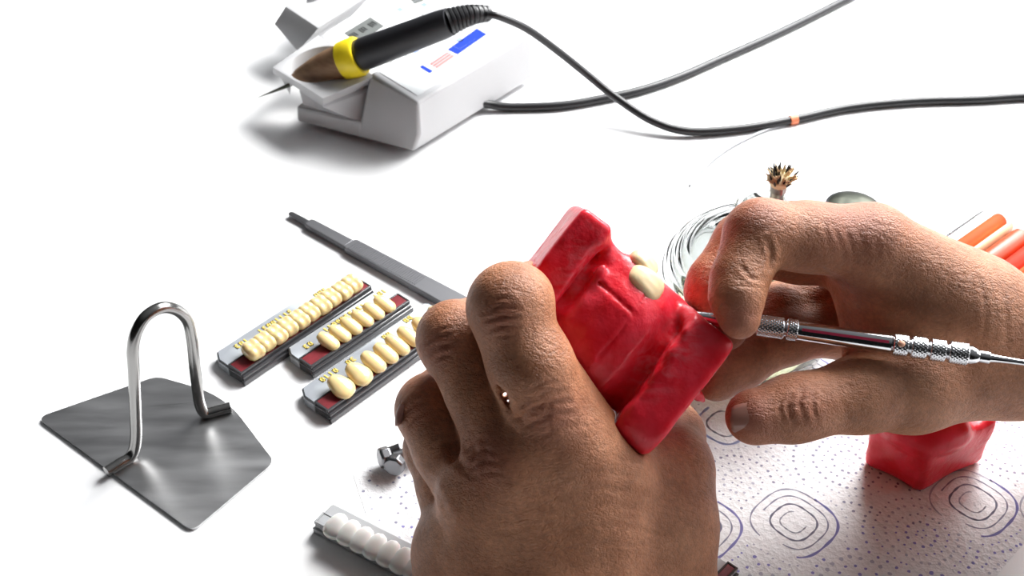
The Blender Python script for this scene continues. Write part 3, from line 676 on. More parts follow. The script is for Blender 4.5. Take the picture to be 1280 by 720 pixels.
# ================================================================== box of wax sticks
def waxbox():
    h = 1.15; A_ = w(1244, 251, h); B_ = w(1130, 330, h); C_ = w(1330, 292, h)
    u = B_-A_; L = np.linalg.norm(u)*1.0; u /= np.linalg.norm(u); v = np.array([-u[1], u[0], 0]); v = v if v@(C_-A_) > 0 else -v; Wd = 3.4
    o = np.array([A_[0], A_[1], 0]); t = thing('wax_stick_box', tuple(o), 'clear plastic box holding orange wax sticks at the right edge', 'box')
    P = lambda x, y, z: o+u*x+v*y+np.array([0, 0, z])
    th = .09; mb = MB()
    mb.box(P(0, 0, .01), u*L, v*Wd, (0, 0, th)); mb.box(P(0, 0, .1), u*L, v*th, (0, 0, h-.1)); mb.box(P(0, Wd-th, .1), u*L, v*th, (0, 0, h-.1)); mb.box(P(0, th, .1), u*th, v*(Wd-2*th), (0, 0, h-.1)); mb.box(P(L-th, th, .1), u*th, v*(Wd-2*th), (0, 0, h-.1))
    obj('tray', mb, 'boxclear', t, bevel=.02)
    g = t['label']
    cols = ['wax_o', 'wax_cream', 'wax_d', 'wax_r', 'wax_o', 'wax_pink']; wd = [.66, .30, .78, .66, .30, .42]; y = .14
    nm = ['orange wax stick nearest the far side of the clear box', 'cream wax stick lying inside the clear box', 'rust brown wax stick in the middle of the clear box', 'bright red wax stick in the clear box', 'narrow orange wax stick beside the red one in the clear box', 'pale pink wax stick along the near side of the clear box']
    for k, (m, ww) in enumerate(zip(cols, wd)):
        mb = MB(); x0 = .12+.12*(k % 3); n = 18; prof = [(math.cos(a)*ww/2, math.sin(a)*.38) for a in np.linspace(0, 2*math.pi, n, endpoint=False)]
        rings = [[P(x, y+ww/2+a*s, .50+b*s) for a, b in prof] for x, s in ((x0, .8), (x0+.08, 1), (L-.3, 1), (L-.2, .8))]
        mb.loft(rings); s_ = rootmesh('wax_stick', mb, m, nm[k], 'wax stick', 'wax sticks in the clear box'); y += ww+.02
    return t
M['wax_cream'] = mat('cream wax', (.85, .62, .38), .4); M['wax_pink'] = mat('pale pink wax', (.85, .55, .48), .4)
waxbox()
def bag():
    o = w(1285, 345, .3); rr = random.Random(3); n = 26; V_ = []; mb = MB()
    for i in range(n):
        for j in range(n):
            x, y = i/(n-1)*5-2, j/(n-1)*3.2-2.1
            V_.append((o[0]+x, o[1]+y, .12+.22*abs(math.sin(x*2.1+y*1.3+math.sin(y*3)))+.12*math.sin(y*4+x)**2))
    F_ = [(i*n+j, (i+1)*n+j, (i+1)*n+j+1, i*n+j+1) for i in range(n-1) for j in range(n-1)]
    mb.add(V_, F_)
    t = thing('printed_wrapper', (o[0], o[1], 0), 'crumpled white wrapper with black squiggles beside the box of wax sticks', 'wrapper')
    f = obj('film', mb, 'white', t); f.modifiers.new('s', 'SOLIDIFY').thickness = .0004
    mb = MB()
    for k in range(44):
        i = rr.randrange(2, n-3); j = rr.randrange(2, n-3); pts = []
        for q in range(5):
            a = V_[i*n+j]; pts.append((a[0]+rr.uniform(-.05, .05), a[1]+rr.uniform(-.05, .05), a[2]+.035)); i = min(max(i+rr.choice((-1, 0, 1)), 1), n-2); j = min(max(j+rr.choice((-1, 0, 1)), 1), n-2)
        mb.tube(pts, .022, 5, smoothn=3)
    obj('squiggle_print', mb, 'black', t)
bag()

# ================================================================== red wax block on the towel
def redblock():
    z0 = .014; a = w(1147, 618, z0); l = w(1078, 580, z0); r = w(1227, 577, z0)
    e1 = l-a; e2 = r-a; L1_, L2_ = np.linalg.norm(e1), np.linalg.norm(e2); e1 /= L1_; e2 /= L2_
    h = rise(l, 536); f = Field((a[0]-3.5, a[1]-1, -.1), (a[0]+4, a[1]+6.5, 4.2), .06)
    n1 = np.cross(e1, [0, 0, 1]); n1 = n1 if n1@e2 < 0 else -n1; n2 = np.cross(e2, [0, 0, 1]); n2 = n2 if n2@e1 < 0 else -n2
    far = a+e1*L1_+e2*L2_; H = h+.25
    planes = [((*n1[:2], -.02), n1[:2]@a[:2]), ((*n2[:2], -.02), n2[:2]@a[:2]), ((*e1[:2], -.06), e1[:2]@(a+e1*L1_)[:2]), ((*e2[:2], -.06), e2[:2]@(a+e2*L2_)[:2]), ((0, 0, 1), H), ((0, 0, -1), -z0)]
    convex(f, planes, .1, .12)
    # ridge of wax on top
    mid = (a+far)/2; pts = [a+e1*L1_*.15+e2*L2_*.5, a+e1*L1_*.3+e2*L2_*.2, a+e1*L1_*.8+e2*L2_*.2, a+e1*L1_*.92+e2*L2_*.6]
    pts = [np.array([p[0], p[1], H+.05]) for p in catmull(pts, 5)]
    for p, q in zip(pts[:-1], pts[1:]): f.cone(p, q, .42, .42, .3)
    p = a+e2*L2_*.96+e1*.2; f.cone((p[0], p[1], h*.75), (p[0]+.05, p[1]+.1, H*.95), .16, .2, .25)
    p = l-e1*.1+e2*.2; f.cone((p[0], p[1], h*.9), (p[0], p[1], h*.35), .16, .12, .25)
    V, F = f.mesh(2); N = normals(V, F); V = V+N*(.03*np.sin(V[:, :1]*3.1+V[:, 2:]*2.2)+.02*np.sin(V[:, 1:2]*5+V[:, 2:]*4))
    V[:, 2] = np.maximum(V[:, 2], z0)
    o = sdfobj('wax_block', V, orient(V, F), 'wax'); tag(o, 'squat red wax block standing on the paper towel under the right hand', 'wax block')
redblock()

# ================================================================== red wax dental model held in the left hand
A3 = AR*.79-AU*.61+AF*.07; A3 /= np.linalg.norm(A3); N3 = -AF+A3*(AF@A3); N3 /= np.linalg.norm(N3); B3 = np.cross(N3, A3)
if (B3@AR) > 0: B3 = -B3
O3 = c(775, 400, 31.2)
def model_field():
    f = Field((-3.1, -2.4, -4.2), (3.0, 2.9, 1.7), .05)
    # cast bases: flat outer faces, blunt fronts
    convex(f, [((-1, 0, 0), 2.50), ((1, 0, -.05), -1.62), ((0, -1, .05), 1.68), ((0, 1, 0), 1.9), ((0, 0, 1), .60), ((0, .75, .6), 1.5), ((0, 0, -1), 3.4)], .05, .1)
    convex(f, [((1, 0, 0), 2.58), ((-1, 0.03, -.06), -1.36), ((0, -1, .05), 1.32), ((0, 1, 0), 2.35), ((0, 0, 1), .80), ((0, -.35, 1), 1.12), ((0, .6, 1), 1.85), ((0, 0, -1), 3.4)], .05, .12)
    # the two wax rims meeting in the middle, arched towards the viewer
    prof = [(-1.9, 1.70, 1.45), (-1.5, 1.72, 1.48), (-1.1, 1.79, 1.76), (-.6, 1.87, 2.03), (0, 1.88, 2.10), (.6, 1.86, 1.93), (1.0, 1.82, 1.60), (1.4, 1.74, 1.45), (1.8, 1.7, 1.45)]
    sl, (X, Y, Z) = f.region(f.lo, f.lo+f.h*f.n); px = [p[0] for p in prof]; rb = np.interp(f.ax[0], px, [p[1] for p in prof])[:, None, None]; rn = np.interp(f.ax[0], px, [p[2] for p in prof])[:, None, None]
    YY = Y-.36; ZZ = Z+1.25; k0 = (np.abs(YY/rb)**2.6+np.abs(ZZ/rn)**2.6)**(1/2.6); d = (k0-1)*rb; d = np.maximum(d, np.abs(X)-1.9); d = np.maximum(d, -(Z+3.2))
    f.comb(sl, d.astype(np.float32), .14)
    # wax collar smeared along the lower base and ragged fillets
    rr = random.Random(5)
    f.cone((1.2, -1.15, -.2), (1.42, -1.05, .2), .2, .24, .2); f.cone((1.40, -1.05, .3), (1.42, -.75, .6), .14, .08, .2)
    f.cone((-1.55, -1.3, .1), (-1.2, -1.2, -.1), .18, .14, .3)
    f.cone((-1.7, -1.2, .3), (-1.62, .8, .45), .12, .1, .25)
    for k in range(6):
        a = rr.uniform(-1.5, -.9); b = rr.uniform(-1.1, 1.0); z = -1.3+1.9*math.sqrt(max(0, 1-(b/1.6)**2)); r = rr.uniform(.08, .16)
        f.ell((a, b, z), np.eye(3), (r, r*1.8, r*.7), .25)
    # hollow beneath the upper base
    f.cone((-1.48, -.9, .62), (-1.42, 1.3, .5), .12, .14, .25, True)
    # gum bulge round the teeth
    f.ell((-.55, -1.05, -.15), np.eye(3), (.5, .42, .42), .3)
    # scored lines
    def on(a, b): return (a, b, -1.25+np.interp(a, px, [p[2] for p in prof])*max(0, 1-abs((b-.36)/np.interp(a, px, [p[1] for p in prof]))**2.6)**(1/2.6))
    def score(p0, p1, n=14, r=.035):
        pts = [on(p0[0]+(p1[0]-p0[0])*i/n, p0[1]+(p1[1]-p0[1])*i/n) for i in range(n+1)]
        for p, q in zip(pts[:-1], pts[1:]): f.cone(p, q, r, r, .05, True)
    score((.06, -1.25), (.03, 1.1)); score((-1.35, -.42), (.1, -.30)); score((-1.35, -.42), (-1.3, .35))
    return f
def ab(px, py):          # pixel offset -> local (a, b) on the O3 plane
    q = np.array([px-775, py-400])/50.0*(31.2/31.0); return q[0]*.79+q[1]*.61, -q[0]*.61+q[1]*.79
MF = model_field()
def wax_model():
    t = thing('wax_dental_model', tuple(O3), 'bright red wax jaw model with two teeth, gripped between the hands', 'dental model')
    V, F = MF.mesh(1)
    rngs = np.random.RandomState(2); N = normals(V, F); nz = np.zeros(len(V))
    for k in range(22):
        kv = rngs.normal(size=3)*(2.2 if k < 10 else 5.5); nz += np.sin(V@kv+rngs.uniform(0, 6))*(.006 if k < 10 else .003)
    bandm = np.exp(-((np.abs(V[:, 0])-1.35)/.35)**2); V = V+N*(nz*(.5+1.6*bandm))[:, None]
    Wd = O3+V[:, :1]*A3+V[:, 1:2]*B3+V[:, 2:3]*N3
    q = Wd-CP; d_ = q@AF; PX = 640+FPX*(q@AR)/d_; PY = 360-FPX*(q@AU)/d_; bl = np.zeros(len(Wd))
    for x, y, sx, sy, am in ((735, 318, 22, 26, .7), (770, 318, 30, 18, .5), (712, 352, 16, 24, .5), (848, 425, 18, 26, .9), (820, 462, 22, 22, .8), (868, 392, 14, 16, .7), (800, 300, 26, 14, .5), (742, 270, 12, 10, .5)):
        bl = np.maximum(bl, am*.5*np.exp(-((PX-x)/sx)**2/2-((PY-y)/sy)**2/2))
    sdfobj('wax_body', Wd, orient(Wd, F), 'wax', t, None, bl)
    for (a, b, n, s, rz, ry, kind) in ((-.13, -1.08, .22, (1.15, 1.1, 1.15), 0, 30, 'crown'), (-.40, -1.44, -.08, (.95, .9, 1.15), 6, 45, 'crown')):
        V, F = tooth_mesh(kind, 1); V = V*np.array(s); a0 = math.radians(ry)
        # tooth axes: x->b, y->a, z->n, turned round the arch
        X = V[:, 0]*math.cos(a0)+V[:, 2]*-math.sin(a0)*1; Zn = V[:, 0]*math.sin(a0)*1+V[:, 2]*math.cos(a0)
        P = O3+(a+V[:, 1:2])*A3+(b+X[:, None])*B3+(n+Zn[:, None])*N3
        sdfobj('tooth', P, orient(P, F), 'tooth_peach', t)
    mb = MB(); p = c(872, 494, 33.0)
    f = Field(p-1.2, p+1.2, .05); f.cone(p+AR*.02-AU*.02, c(858, 484, 32.6), .12, .22, .1); f.cone(p, c(879, 500, 33.1), .13, .07, .1); f.cone(c(858, 484, 32.6), c(845, 470, 32.3), .22, .25, .1)
    V, F = f.mesh(1); sdfobj('wax_drip', V, orient(V, F), 'wax', t)
wax_model()

# ================================================================== hands
def K(px, py, d): return np.array([(px-640)/FPX*d, (360-py)/FPX*d, d])
def towd(V): return CP+V[:, :1]*AR+V[:, 1:2]*AU+V[:, 2:3]*AF
def less_model(f):       # flesh yields where it presses on the wax
    lo3, n = f.lo, f.n
    for i in range(0, n[0], 24):
        X, Y, Z = np.meshgrid(f.ax[0][i:i+24], f.ax[1], f.ax[2], indexing='ij'); P = np.stack([X, Y, Z], -1)
        rel = P-np.array([(775-640)/FPX*31.2, (360-400)/FPX*31.2, 31.2])
        ax_ = [np.array([v@AR, v@AU, v@AF]) for v in (A3, B3, N3)]
        L = np.stack([rel@a for a in ax_], -1); m = ((L > MF.lo+.1) & (L < MF.lo+MF.h*(MF.n-2))).all(-1)
        if not m.any(): continue
        dd = sample(MF, L[m]); o = f.d[i:i+24]; t = o[m]; k = .12; s_ = -(dd-.025); hh = np.maximum(k-np.abs(s_-t), 0)/k
        t = np.maximum(t, s_)+hh*hh*k*.25; o[m] = t
def ruddy(V, spots):
    q = V-CP; d = q@AF; P = np.stack([640+FPX*(q@AR)/d, 360-FPX*(q@AU)/d], 1); r = np.zeros(len(V))
    for x, y, s, a in spots: r = np.maximum(r, a*np.exp(-((P[:, 0]-x)**2+(P[:, 1]-y)**2)/(2*s*s)))
    return r
def nailmesh(name, centre, fwd, up, wd, ln, parent, thick=.05):
    """curved finger nail: fwd along the finger, up out of the nail"""
    fwd = fwd/np.linalg.norm(fwd); up = up-fwd*(up@fwd); up /= np.linalg.norm(up); sd = np.cross(fwd, up); mb = MB(); n = 13; m = 11; V = []
    for j in range(m):
        for i in range(n):
            s = i/(n-1)*2-1; t = j/(m-1)*2-1; k = (1-abs(t)**3.2)**(1/3.2) if abs(t) < 1 else 0
            s2 = s*(.35+.65*k); V.append(centre+sd*(wd/2*s2)+fwd*(ln/2*t)+up*(thick-.38*wd*s2*s2-.05*t*t))
    F = [(j*n+i, j*n+i+1, (j+1)*n+i+1, (j+1)*n+i) for j in range(m-1) for i in range(n-1)]
    mb.add(V, F); o = obj(name, mb, 'nail', parent); md = o.modifiers.new('s', 'SOLIDIFY'); md.thickness = .0006; md.offset = -1; return o

def left_hand():
    f = Field((-4.2, -10.5, 28.2), (6.6, 1.6, 37.2), .055)
    # forearm, wrist, metacarpals
    f.chain([(K(720, 900, 33.6), 2.5), (K(712, 800, 33.0), 2.35), (K(705, 730, 32.5), 1.9)], .9)
    f.cone(K(770, 760, 32.9), K(708, 572, 31.0), 1.75, 1.12, .9)
    f.cone(K(705, 760, 32.6), K(645, 590, 30.9), 1.75, 1.12, .8)
    f.cone(K(640, 760, 32.8), K(598, 622, 31.2), 1.75, 1.02, .8)
    f.cone(K(600, 780, 33.4), K(574, 672, 32.2), 1.65, 1.05, .7)
    f.cone(K(578, 740, 33.0), K(560, 690, 32.6), 1.2, .9, .6)
    # thenar side and web
    f.cone(K(815, 780, 34.0), K(826, 660, 33.2), 1.9, 1.42, .9)
    f.cone(K(826, 660, 33.2), K(836, 590, 33.7), 1.42, 1.16, .5)
    f.cone(K(836, 590, 33.7), K(838, 545, 34.9), 1.12, .92, .4)
    f.cone(K(838, 545, 34.9), K(800, 480, 36.3), .92, .8, .3)
    f.cone(K(745, 640, 31.9), K(815, 640, 33.0), 1.15, 1.2, .9)
    f.cone(K(740, 585, 31.6), K(826, 585, 33.6), .95, 1.0, .7)
    f.cone(K(694, 530, 30.9), K(768, 588, 31.5), .98, .85, .6)
    f.cone(K(700, 482, 30.8), K(750, 560, 31.4), .75, .78, .3)
    # index
    f.chain([(K(706, 560, 30.9), 1.14), (K(664, 458, 30.0), .98), (K(634, 388, 29.9), .97)], .4)
    f.ell(K(640, 374, 29.95), np.eye(3), (.92, .86, .95), .4)
    f.chain([(K(642, 378, 30.05), .92), (K(668, 366, 32.0), .78), (K(706, 372, 33.9), .70)], .25)
    # middle
    f.chain([(K(642, 584, 31.1), 1.05), (K(598, 492, 31.15), .88), (K(568, 428, 31.4), .92)], .15)
    f.ell(K(568, 421, 31.45), np.eye(3), (.9, .88, .92), .3)
    f.chain([(K(570, 420, 31.5), .88), (K(612, 402, 33.3), .78), (K(660, 400, 34.8), .68)], .2)
    # ring
    f.chain([(K(598, 618, 31.6), .98), (K(560, 562, 32.1), .9), (K(539, 516, 32.6), .9)], .15)
    f.ell(K(539, 510, 32.7), np.eye(3), (.88, .86, .88), .3)
    f.chain([(K(540, 508, 32.8), .86), (K(578, 470, 34.3), .76), (K(630, 455, 35.3), .66)], .2)
    # little
    f.chain([(K(578, 668, 32.4), .9), (K(560, 612, 32.9), .78), (K(541, 560, 33.3), .76)], .25)
    f.chain([(K(541, 560, 33.3), .76), (K(572, 530, 35.0), .64), (K(620, 510, 36.4), .58)], .2)
    # MCP knuckles and tendons
    for x, y, d, r in ((700, 548, 30.55, .75), (640, 572, 30.35, .78), (594, 606, 30.75, .7)): f.ell(K(x, y, d), np.eye(3), (r, r, r*.7), .6)
    f.cone(K(642, 585, 30.25), K(690, 720, 31.2), .25, .25, .5); f.cone(K(702, 565, 30.3), K(745, 700, 31.3), .25, .25, .5)
    # clefts between the fingers
    f.cone(K(610, 400, 30.0), K(632, 488, 29.6), .10, .10, .25, True); f.cone(K(632, 488, 29.6), K(640, 508, 29.8), .12, .05, .2, True)
    f.cone(K(631, 493, 29.6), K(631, 493, 38), .08, .06, .05, True); f.cone(K(635, 501, 29.6), K(635, 501, 38), .06, .05, .05, True)
    f.cone(K(545, 480, 31.2), K(566, 560, 30.9), .12, .16, .3, True); f.cone(K(566, 560, 30.9), K(578, 585, 30.6), .14, .04, .3, True)
    less_model(f)
    V, F = f.mesh(2); V = towd(V); F = orient(V, F)
    Z = [
        # index PIP and finger folds
        ([(606, 392), (625, 384), (648, 386)], .05, .05), ([(604, 402), (624, 396), (650, 398)], .06, .045), ([(608, 414), (626, 408), (648, 409)], .045, .045), ([(614, 424), (630, 420), (644, 420)], .03, .04), ([(614, 378), (628, 373), (642, 376)], .03, .04),
        # middle PIP
        ([(529, 446), (545, 434), (566, 430)], .06, .05), ([(528, 434), (544, 422), (562, 419)], .05, .045), ([(533, 458), (548, 447), (566, 443)], .045, .045), ([(538, 422), (550, 413), (562, 410)], .03, .04),
        # ring PIP
        ([(500, 524), (515, 508), (535, 500)], .05, .05), ([(500, 512), (516, 498), (532, 492)], .04, .045), ([(504, 540), (518, 522), (538, 512)], .035, .045),
        # index base folds
        ([(646, 510), (672, 494), (706, 490)], .04, .06), ([(648, 522), (676, 506), (712, 502)], .045, .06), ([(656, 536), (684, 520), (716, 516)], .04, .06), ([(672, 548), (700, 536), (728, 532)], .03, .06), ([(652, 498), (674, 482), (700, 478)], .03, .05),
        ([(690, 500), (684, 520), (690, 542)], .03, .05),
        # middle MCP
        ([(585, 560), (600, 548), (612, 552)], .035, .05), ([(588, 572), (604, 562), (620, 566)], .045, .05), ([(590, 584), (606, 576), (626, 580)], .045, .05), ([(596, 596), (612, 590), (630, 592)], .035, .05), ([(604, 546), (608, 566), (602, 590)], .03, .05), ([(590, 550), (594, 566), (590, 584)], .025, .05),
        # web valleys
        ([(629, 494), (640, 516), (660, 528)], .06, .08), ([(562, 557), (572, 576), (590, 592)], .08, .1), ([(536, 600), (550, 628), (562, 650)], .05, .09),
        # back-of-hand lines
        ([(700, 600), (750, 590), (810, 600)], .02, .06), ([(690, 622), (745, 610), (820, 622)], .022, .06), ([(700, 645), (760, 632), (830, 646)], .022, .06), ([(690, 668), (755, 656), (840, 672)], .022, .06), ([(700, 690), (770, 680), (850, 694)], .02, .06), ([(760, 570), (800, 580), (840, 590)], .02, .05), ([(640, 640), (680, 632), (730, 640)], .02, .06), ([(630, 665), (680, 655), (740, 662)], .02, .06),
        # thumb side
        ([(845, 560), (862, 580), (872, 610)], .02, .06),
        ([(534, 634), (552, 660), (548, 700)], .04, .1),
    ]
    V = carve(V, F, Z)
    root = K(705, 730, 32.5)[None]; root = towd(root)[0]
    r = ruddy(V, [(628, 398, 20, .5), (548, 436, 20, .5), (516, 514, 18, .4), (690, 525, 28, .4), (606, 575, 26, .55)])
    o = sdfobj('hand', V, F, 'skin', None, root, r)
    tag(o, 'bare hand seen from the back, fingers and thumb wrapped round the red dental model', 'hand')
    return o
LH = left_hand()
def ln():
    p = towd(K(495, 516, 33.0)[None])[0]
    o = nailmesh('fingernail', p, AU*.9+AR*.1, -AR*.9-AF*.3, .5, .62, LH); return o

def right_hand():
    f = Field((4.2, -4.6, 28.9), (19.5, 3.4, 39.0), .055)
    # forearm and wrist
    f.chain([(K(1560, 470, 34.2), 2.9), (K(1400, 450, 33.9), 2.3), (K(1290, 440, 33.7), 1.62), (K(1200, 412, 33.6), 1.75)], .8)
    f.chain([(K(1560, 480, 36.2), 2.7), (K(1400, 460, 35.9), 2.1), (K(1290, 440, 35.5), 1.6), (K(1200, 408, 35.5), 1.7)], .8)
    # index side of the palm
    f.cone(K(1205, 390, 33.3), K(1088, 312, 32.4), 1.65, 1.14, .8)
    f.cone(K(1205, 400, 34.8), K(1088, 322, 34.2), 1.6, 1.15, .8)
    f.cone(K(1200, 420, 36.2), K(1090, 350, 36.0), 1.5, 1.1, .8)
    # thenar, thumb metacarpal, web
    f.cone(K(1235, 455, 33.4), K(1140, 482, 32.7), 1.42, 1.18, .8)
    f.cone(K(1140, 482, 32.7), K(1075, 493, 32.1), 1.18, .95, .5)
    f.cone(K(1160, 390, 33.5), K(1130, 455, 33.2), 1.35, 1.1, .9)
    f.cone(K(1085, 345, 33.4), K(1105, 440, 33.5), .95, 1.0, .8)
    f.cone(K(1090, 400, 35.2), K(1060, 410, 35.4), 1.3, .9, .6)
    # thumb
    f.chain([(K(1075, 493, 32.1), .98), (K(1005, 508, 31.5), .80), (K(985, 512, 31.4), .78), (K(944, 521, 31.15), .66)], .35)
    f.ell(K(946, 521, 31.15), np.eye(3), (.74, .64, .62), .25)
    # index
    f.chain([(K(1088, 306, 32.3), 1.05), (K(1010, 296, 31.9), .86), (K(953, 293, 31.5), .88)], .35)
    f.ell(K(950, 291, 31.5), np.eye(3), (.86, .84, .84), .25)
    f.chain([(K(945, 300, 31.45), .84), (K(924, 350, 31.0), .70), (K(921, 372, 30.8), .66), (K(924, 398, 30.7), .52)], .2)
    # middle
    f.chain([(K(1080, 320, 34.1), 1.0), (K(1000, 312, 34.2), .9), (K(932, 306, 33.6), .88)], .3)
    f.chain([(K(932, 306, 33.6), .88), (K(893, 352, 33.2), .70), (K(888, 366, 33.1), .66), (K(908, 412, 32.6), .55)], .2)
    # ring and little run on under the instrument
    f.chain([(K(1085, 380, 35.4), 1.05), (K(1010, 372, 36.0), .85), (K(968, 392, 35.4), .8), (K(925, 448, 34.4), .72), (K(900, 470, 33.9), .6)], .3)
    f.chain([(K(1100, 415, 35.3), 1.0), (K(1040, 412, 35.3), .72), (K(985, 424, 34.7), .68), (K(925, 455, 34.1), .62), (K(893, 476, 33.7), .52)], .3)
    less_model(f)
    # the groove in which the instrument lies
    f.cone(K(1060, 423, 31.2), K(1250, 450, 31.0), .27, .27, .15, True)
    V, F = f.mesh(2); V = towd(V); F = orient(V, F)
    Z = [
        ([(959, 300), (964, 318), (962, 336)], .07, .06), ([(966, 336), (995, 340), (1020, 336)], .02, .05), ([(1018, 328), (1030, 338), (1052, 352), (1058, 364)], .05, .06),
        ([(925, 330), (938, 346), (952, 350)], .04, .05), ([(900, 356), (915, 366), (935, 366)], .015, .04),
        ([(890, 372), (904, 384), (908, 392)], .02, .05),
        # palm-side fan of folds below the index knuckle
        ([(1040, 280), (1052, 310), (1056, 345)], .016, .05), ([(1056, 285), (1066, 315), (1064, 350)], .016, .05), ([(1030, 278), (1036, 305), (1044, 330)], .014, .05), ([(1074, 290), (1082, 320), (1074, 362)], .016, .06), ([(1094, 300), (1098, 330), (1082, 372)], .014, .06), ([(1020, 282), (1022, 300), (1030, 322)], .011, .04), ([(1110, 310), (1110, 340), (1090, 380)], .011, .05),
        # thumb joint folds
        ([(1004, 486), (1000, 505), (1008, 528)], .05, .045), ([(990, 492), (985, 508), (992, 530)], .045, .045), ([(976, 500), (974, 512), (980, 528)], .03, .04), ([(1018, 484), (1016, 505), (1022, 530)], .035, .045), ([(1010, 496), (996, 506), (984, 512)], .025, .04),
        ([(1046, 472), (1050, 495), (1060, 520)], .015, .06),
        # wrist folds
        ([(1225, 350), (1232, 390), (1228, 430)], .02, .07), ([(1250, 352), (1258, 400), (1255, 440)], .018, .07), ([(1150, 478), (1180, 490), (1230, 494)], .015, .06),
    ]
    V = carve(V, F, Z)
    root = towd(K(1250, 425, 34.4)[None])[0]
    r = ruddy(V, [(1075, 272, 45, .5), (948, 262, 22, .5), (918, 400, 20, .7), (935, 520, 26, .75), (1000, 508, 22, .45), (880, 370, 20, .15)])
    o = sdfobj('hand', V, F, 'skin', None, root, r)
    tag(o, 'bare hand holding the thin steel instrument between index finger and palm, thumb pointing left', 'hand')
    return o
RH = right_hand()
p = towd(K(937, 529, 30.58)[None])[0]
nailmesh('thumbnail', p, -AR*.97-AU*.15+AF*.12, -AF*.86-AU*.45-AR*.3, .86, .92, RH, .06)
p = towd(K(911, 400, 30.45)[None])[0]
nailmesh('fingernail', p, -AU*.97+AR*.1, -AR*.8-AF*.5, .6, .6, RH, .05)
p = towd(K(497, 518, 32.1)[None])[0]
nailmesh('fingernail', p, AU*.95+AR*.2+AF*.2, -AR*.95-AF*.1, .45, .6, LH, .05)

# ================================================================== double ended instrument
def instrument():
    a, b = c(885, 397, 32.0), c(1236, 447, 30.95); u = (b-a)/np.linalg.norm(b-a); L = np.linalg.norm(b-a)
    t = thing('carving_instrument', tuple((a+b)/2), 'thin double-ended steel instrument with knurled grips held across the right hand', 'dental instrument')
    X = lambda px: (px-885)/351.0*L
    R0 = .25
    mb = MB(); mb.lathe(a, u, [(.15, X(990)), (R0*.95, X(1002)), (R0*.95, X(1116)), (.2, X(1118))], 40); obj('shaft', mb, 'chrome', t)
    q = -AF+AU*.15; q = q-u*(q@u); q /= np.linalg.norm(q); s = np.cross(u, q)
    mb = MB(); o_ = a+u*X(1004)+q*(R0*.95-.012)-s*.035; mb.box(o_, u*(X(1112)-X(1004)), s*.07, q*.02); obj('red_line', mb, 'redline', t)
    def knurl(x0, x1, grooves):
        mb = MB(); n = 88; m = int((X(x1)-X(x0))/.012); qv = np.cross(u, q); rings = []
        for i in range(m+1):
            h = X(x0)+(X(x1)-X(x0))*i/m; g = max([math.exp(-((h-X(gx))/.035)**2) for gx in grooves]+[0]); en = min(1, (h-X(x0))/.04+.2, (X(x1)-h)/.04+.2)
            ring = []
            for k in range(n):
                th = 2*math.pi*k/n; kn = .010*(max(abs(math.sin(th*11+h*26)), 0)*max(abs(math.sin(th*11-h*26)), 0))
                r = (R0*1.04+kn*(1-g)*2-g*.07)*(.85+.15*en); ring.append(a+u*h+(q*math.cos(th)+qv*math.sin(th))*r)
            rings.append(ring)
        mb.loft(rings); obj('knurled_grip', mb, 'knurl', t, angle=70)
    knurl(912, 1000, [946, 984]); knurl(1118, 1211, [1139, 1162, 1185])
    mb = MB(); mb.lathe(a, u, [(R0*.9, X(1210)), (R0*.95, X(1214)), (R0*.75, X(1222)), (.155, X(1224)), (.16, X(1236)), (.15, X(1237))], 32); obj('collar', mb, 'chrome', t)
    e = c(1284, 454, 30.8)
    mb = MB(); mb.tube([b-u*.1, b+u*.3, e, c(1330, 462, 30.7), c(1350, 474, 30.7)], [.13, .09, .07, .05, .02], 14, smoothn=5); obj('working_tip', mb, 'chrome', t)
    mb = MB(); mb.lathe(a, u, [(.13, -.35), (.15, .1), (.19, .35), (.22, X(912)), (.2, X(915))], 24); mb.tube([a-u*.3, a-u*.9+AF*.1, a-u*1.3+AF*.3], [.12, .08, .03], 12); obj('working_tip', mb, 'chrome', t)
    f = Field(c(1127, 431, 31.1)-.4, c(1127, 431, 31.1)+.4, .03); ctr = a+u*X(1127)+q*.25; f.ell(ctr, np.eye(3), (.1, .1, .08), .05); V, F = f.mesh(1); sdfobj('wax_speck', V, orient(V, F), 'speck', t)
M['redline'] = mat('red stripe', (.45, .03, .08), .3); M['speck'] = mat('dried wax speck', (.80, .42, .28), .5)
instrument()

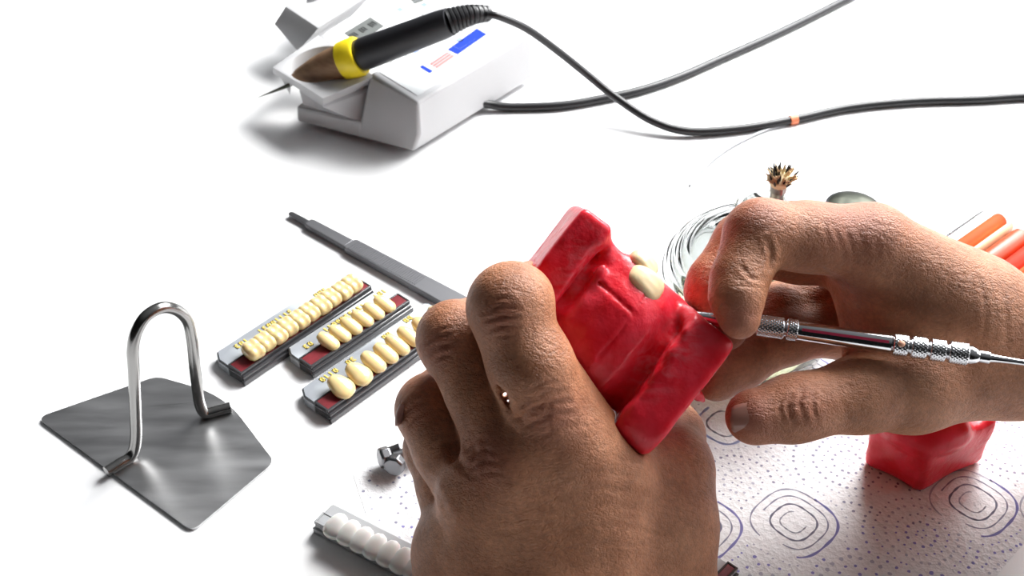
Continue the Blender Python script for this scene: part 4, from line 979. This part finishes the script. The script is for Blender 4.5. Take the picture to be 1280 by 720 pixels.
# ================================================================== light, world, camera
def area(name, loc, tgt, size, power, col=(1, 1, 1)):
    l = bpy.data.lights.new(name, 'AREA'); l.shape = 'RECTANGLE'; l.size = size[0]*S; l.size_y = size[1]*S; l.energy = power; l.color = col
    o = bpy.data.objects.new(name, l); COL.objects.link(o); o.location = Vector(loc)*S
    o.rotation_euler = (Vector(tgt)-Vector(loc)).to_track_quat('-Z', 'Y').to_euler(); o['kind'] = 'helper'; return o
area('work_lamp', (30, 38, 48), (2, 2, 0), (24, 16), 5.6, (1, .985, .96))
area('ceiling_lamp', (82, 88, 100), (0, 5, 0), (130, 90), 68, (.97, .985, 1))
area('side_fill', (150, 8, 72), (5, 0, 5), (90, 90), 11, (.97, .985, 1))  # unseen fill lamp, added to brighten the dental model and right hand
wd = bpy.data.worlds.new('room'); sc.world = wd; wd.use_nodes = True; nt = wd.node_tree; bg = nt.nodes['Background']
tc = nt.nodes.new('ShaderNodeTexCoord'); sp = nt.nodes.new('ShaderNodeSeparateXYZ'); rp = nt.nodes.new('ShaderNodeValToRGB')
nt.links.new(tc.outputs['Generated'], sp.inputs[0])
mz = nt.nodes.new('ShaderNodeVectorMath'); mz.operation = 'DOT_PRODUCT'; mz.inputs[1].default_value = (.48, .42, .75); nt.links.new(tc.outputs['Generated'], mz.inputs[0])
nt.links.new(mz.outputs['Value'], rp.inputs[0]); nt.links.new(rp.outputs[0], bg.inputs[0])
e = rp.color_ramp.elements; e[0].position = 0.05; e[0].color = (.02, .02, .02, 1); e[1].position = .95; e[1].color = (.60, .61, .63, 1)
bg.inputs[1].default_value = .46
cam = bpy.data.cameras.new('camera'); co = bpy.data.objects.new('camera', cam); COL.objects.link(co)
cam.sensor_width = 36; cam.lens = FPX/1280*36; cam.clip_start = .01; cam.clip_end = 20
co.location = Vector(CP)*S; co.rotation_euler = (math.pi/2-TH, 0, 0)
cam.dof.use_dof = True; cam.dof.focus_distance = .345; cam.dof.aperture_fstop = 32
sc.camera = co
sc.view_settings.view_transform = 'Standard'; sc.view_settings.look = 'None'; sc.view_settings.gamma = 1.0; sc.view_settings.use_curve_mapping = False
sc.view_settings.exposure = -0.28
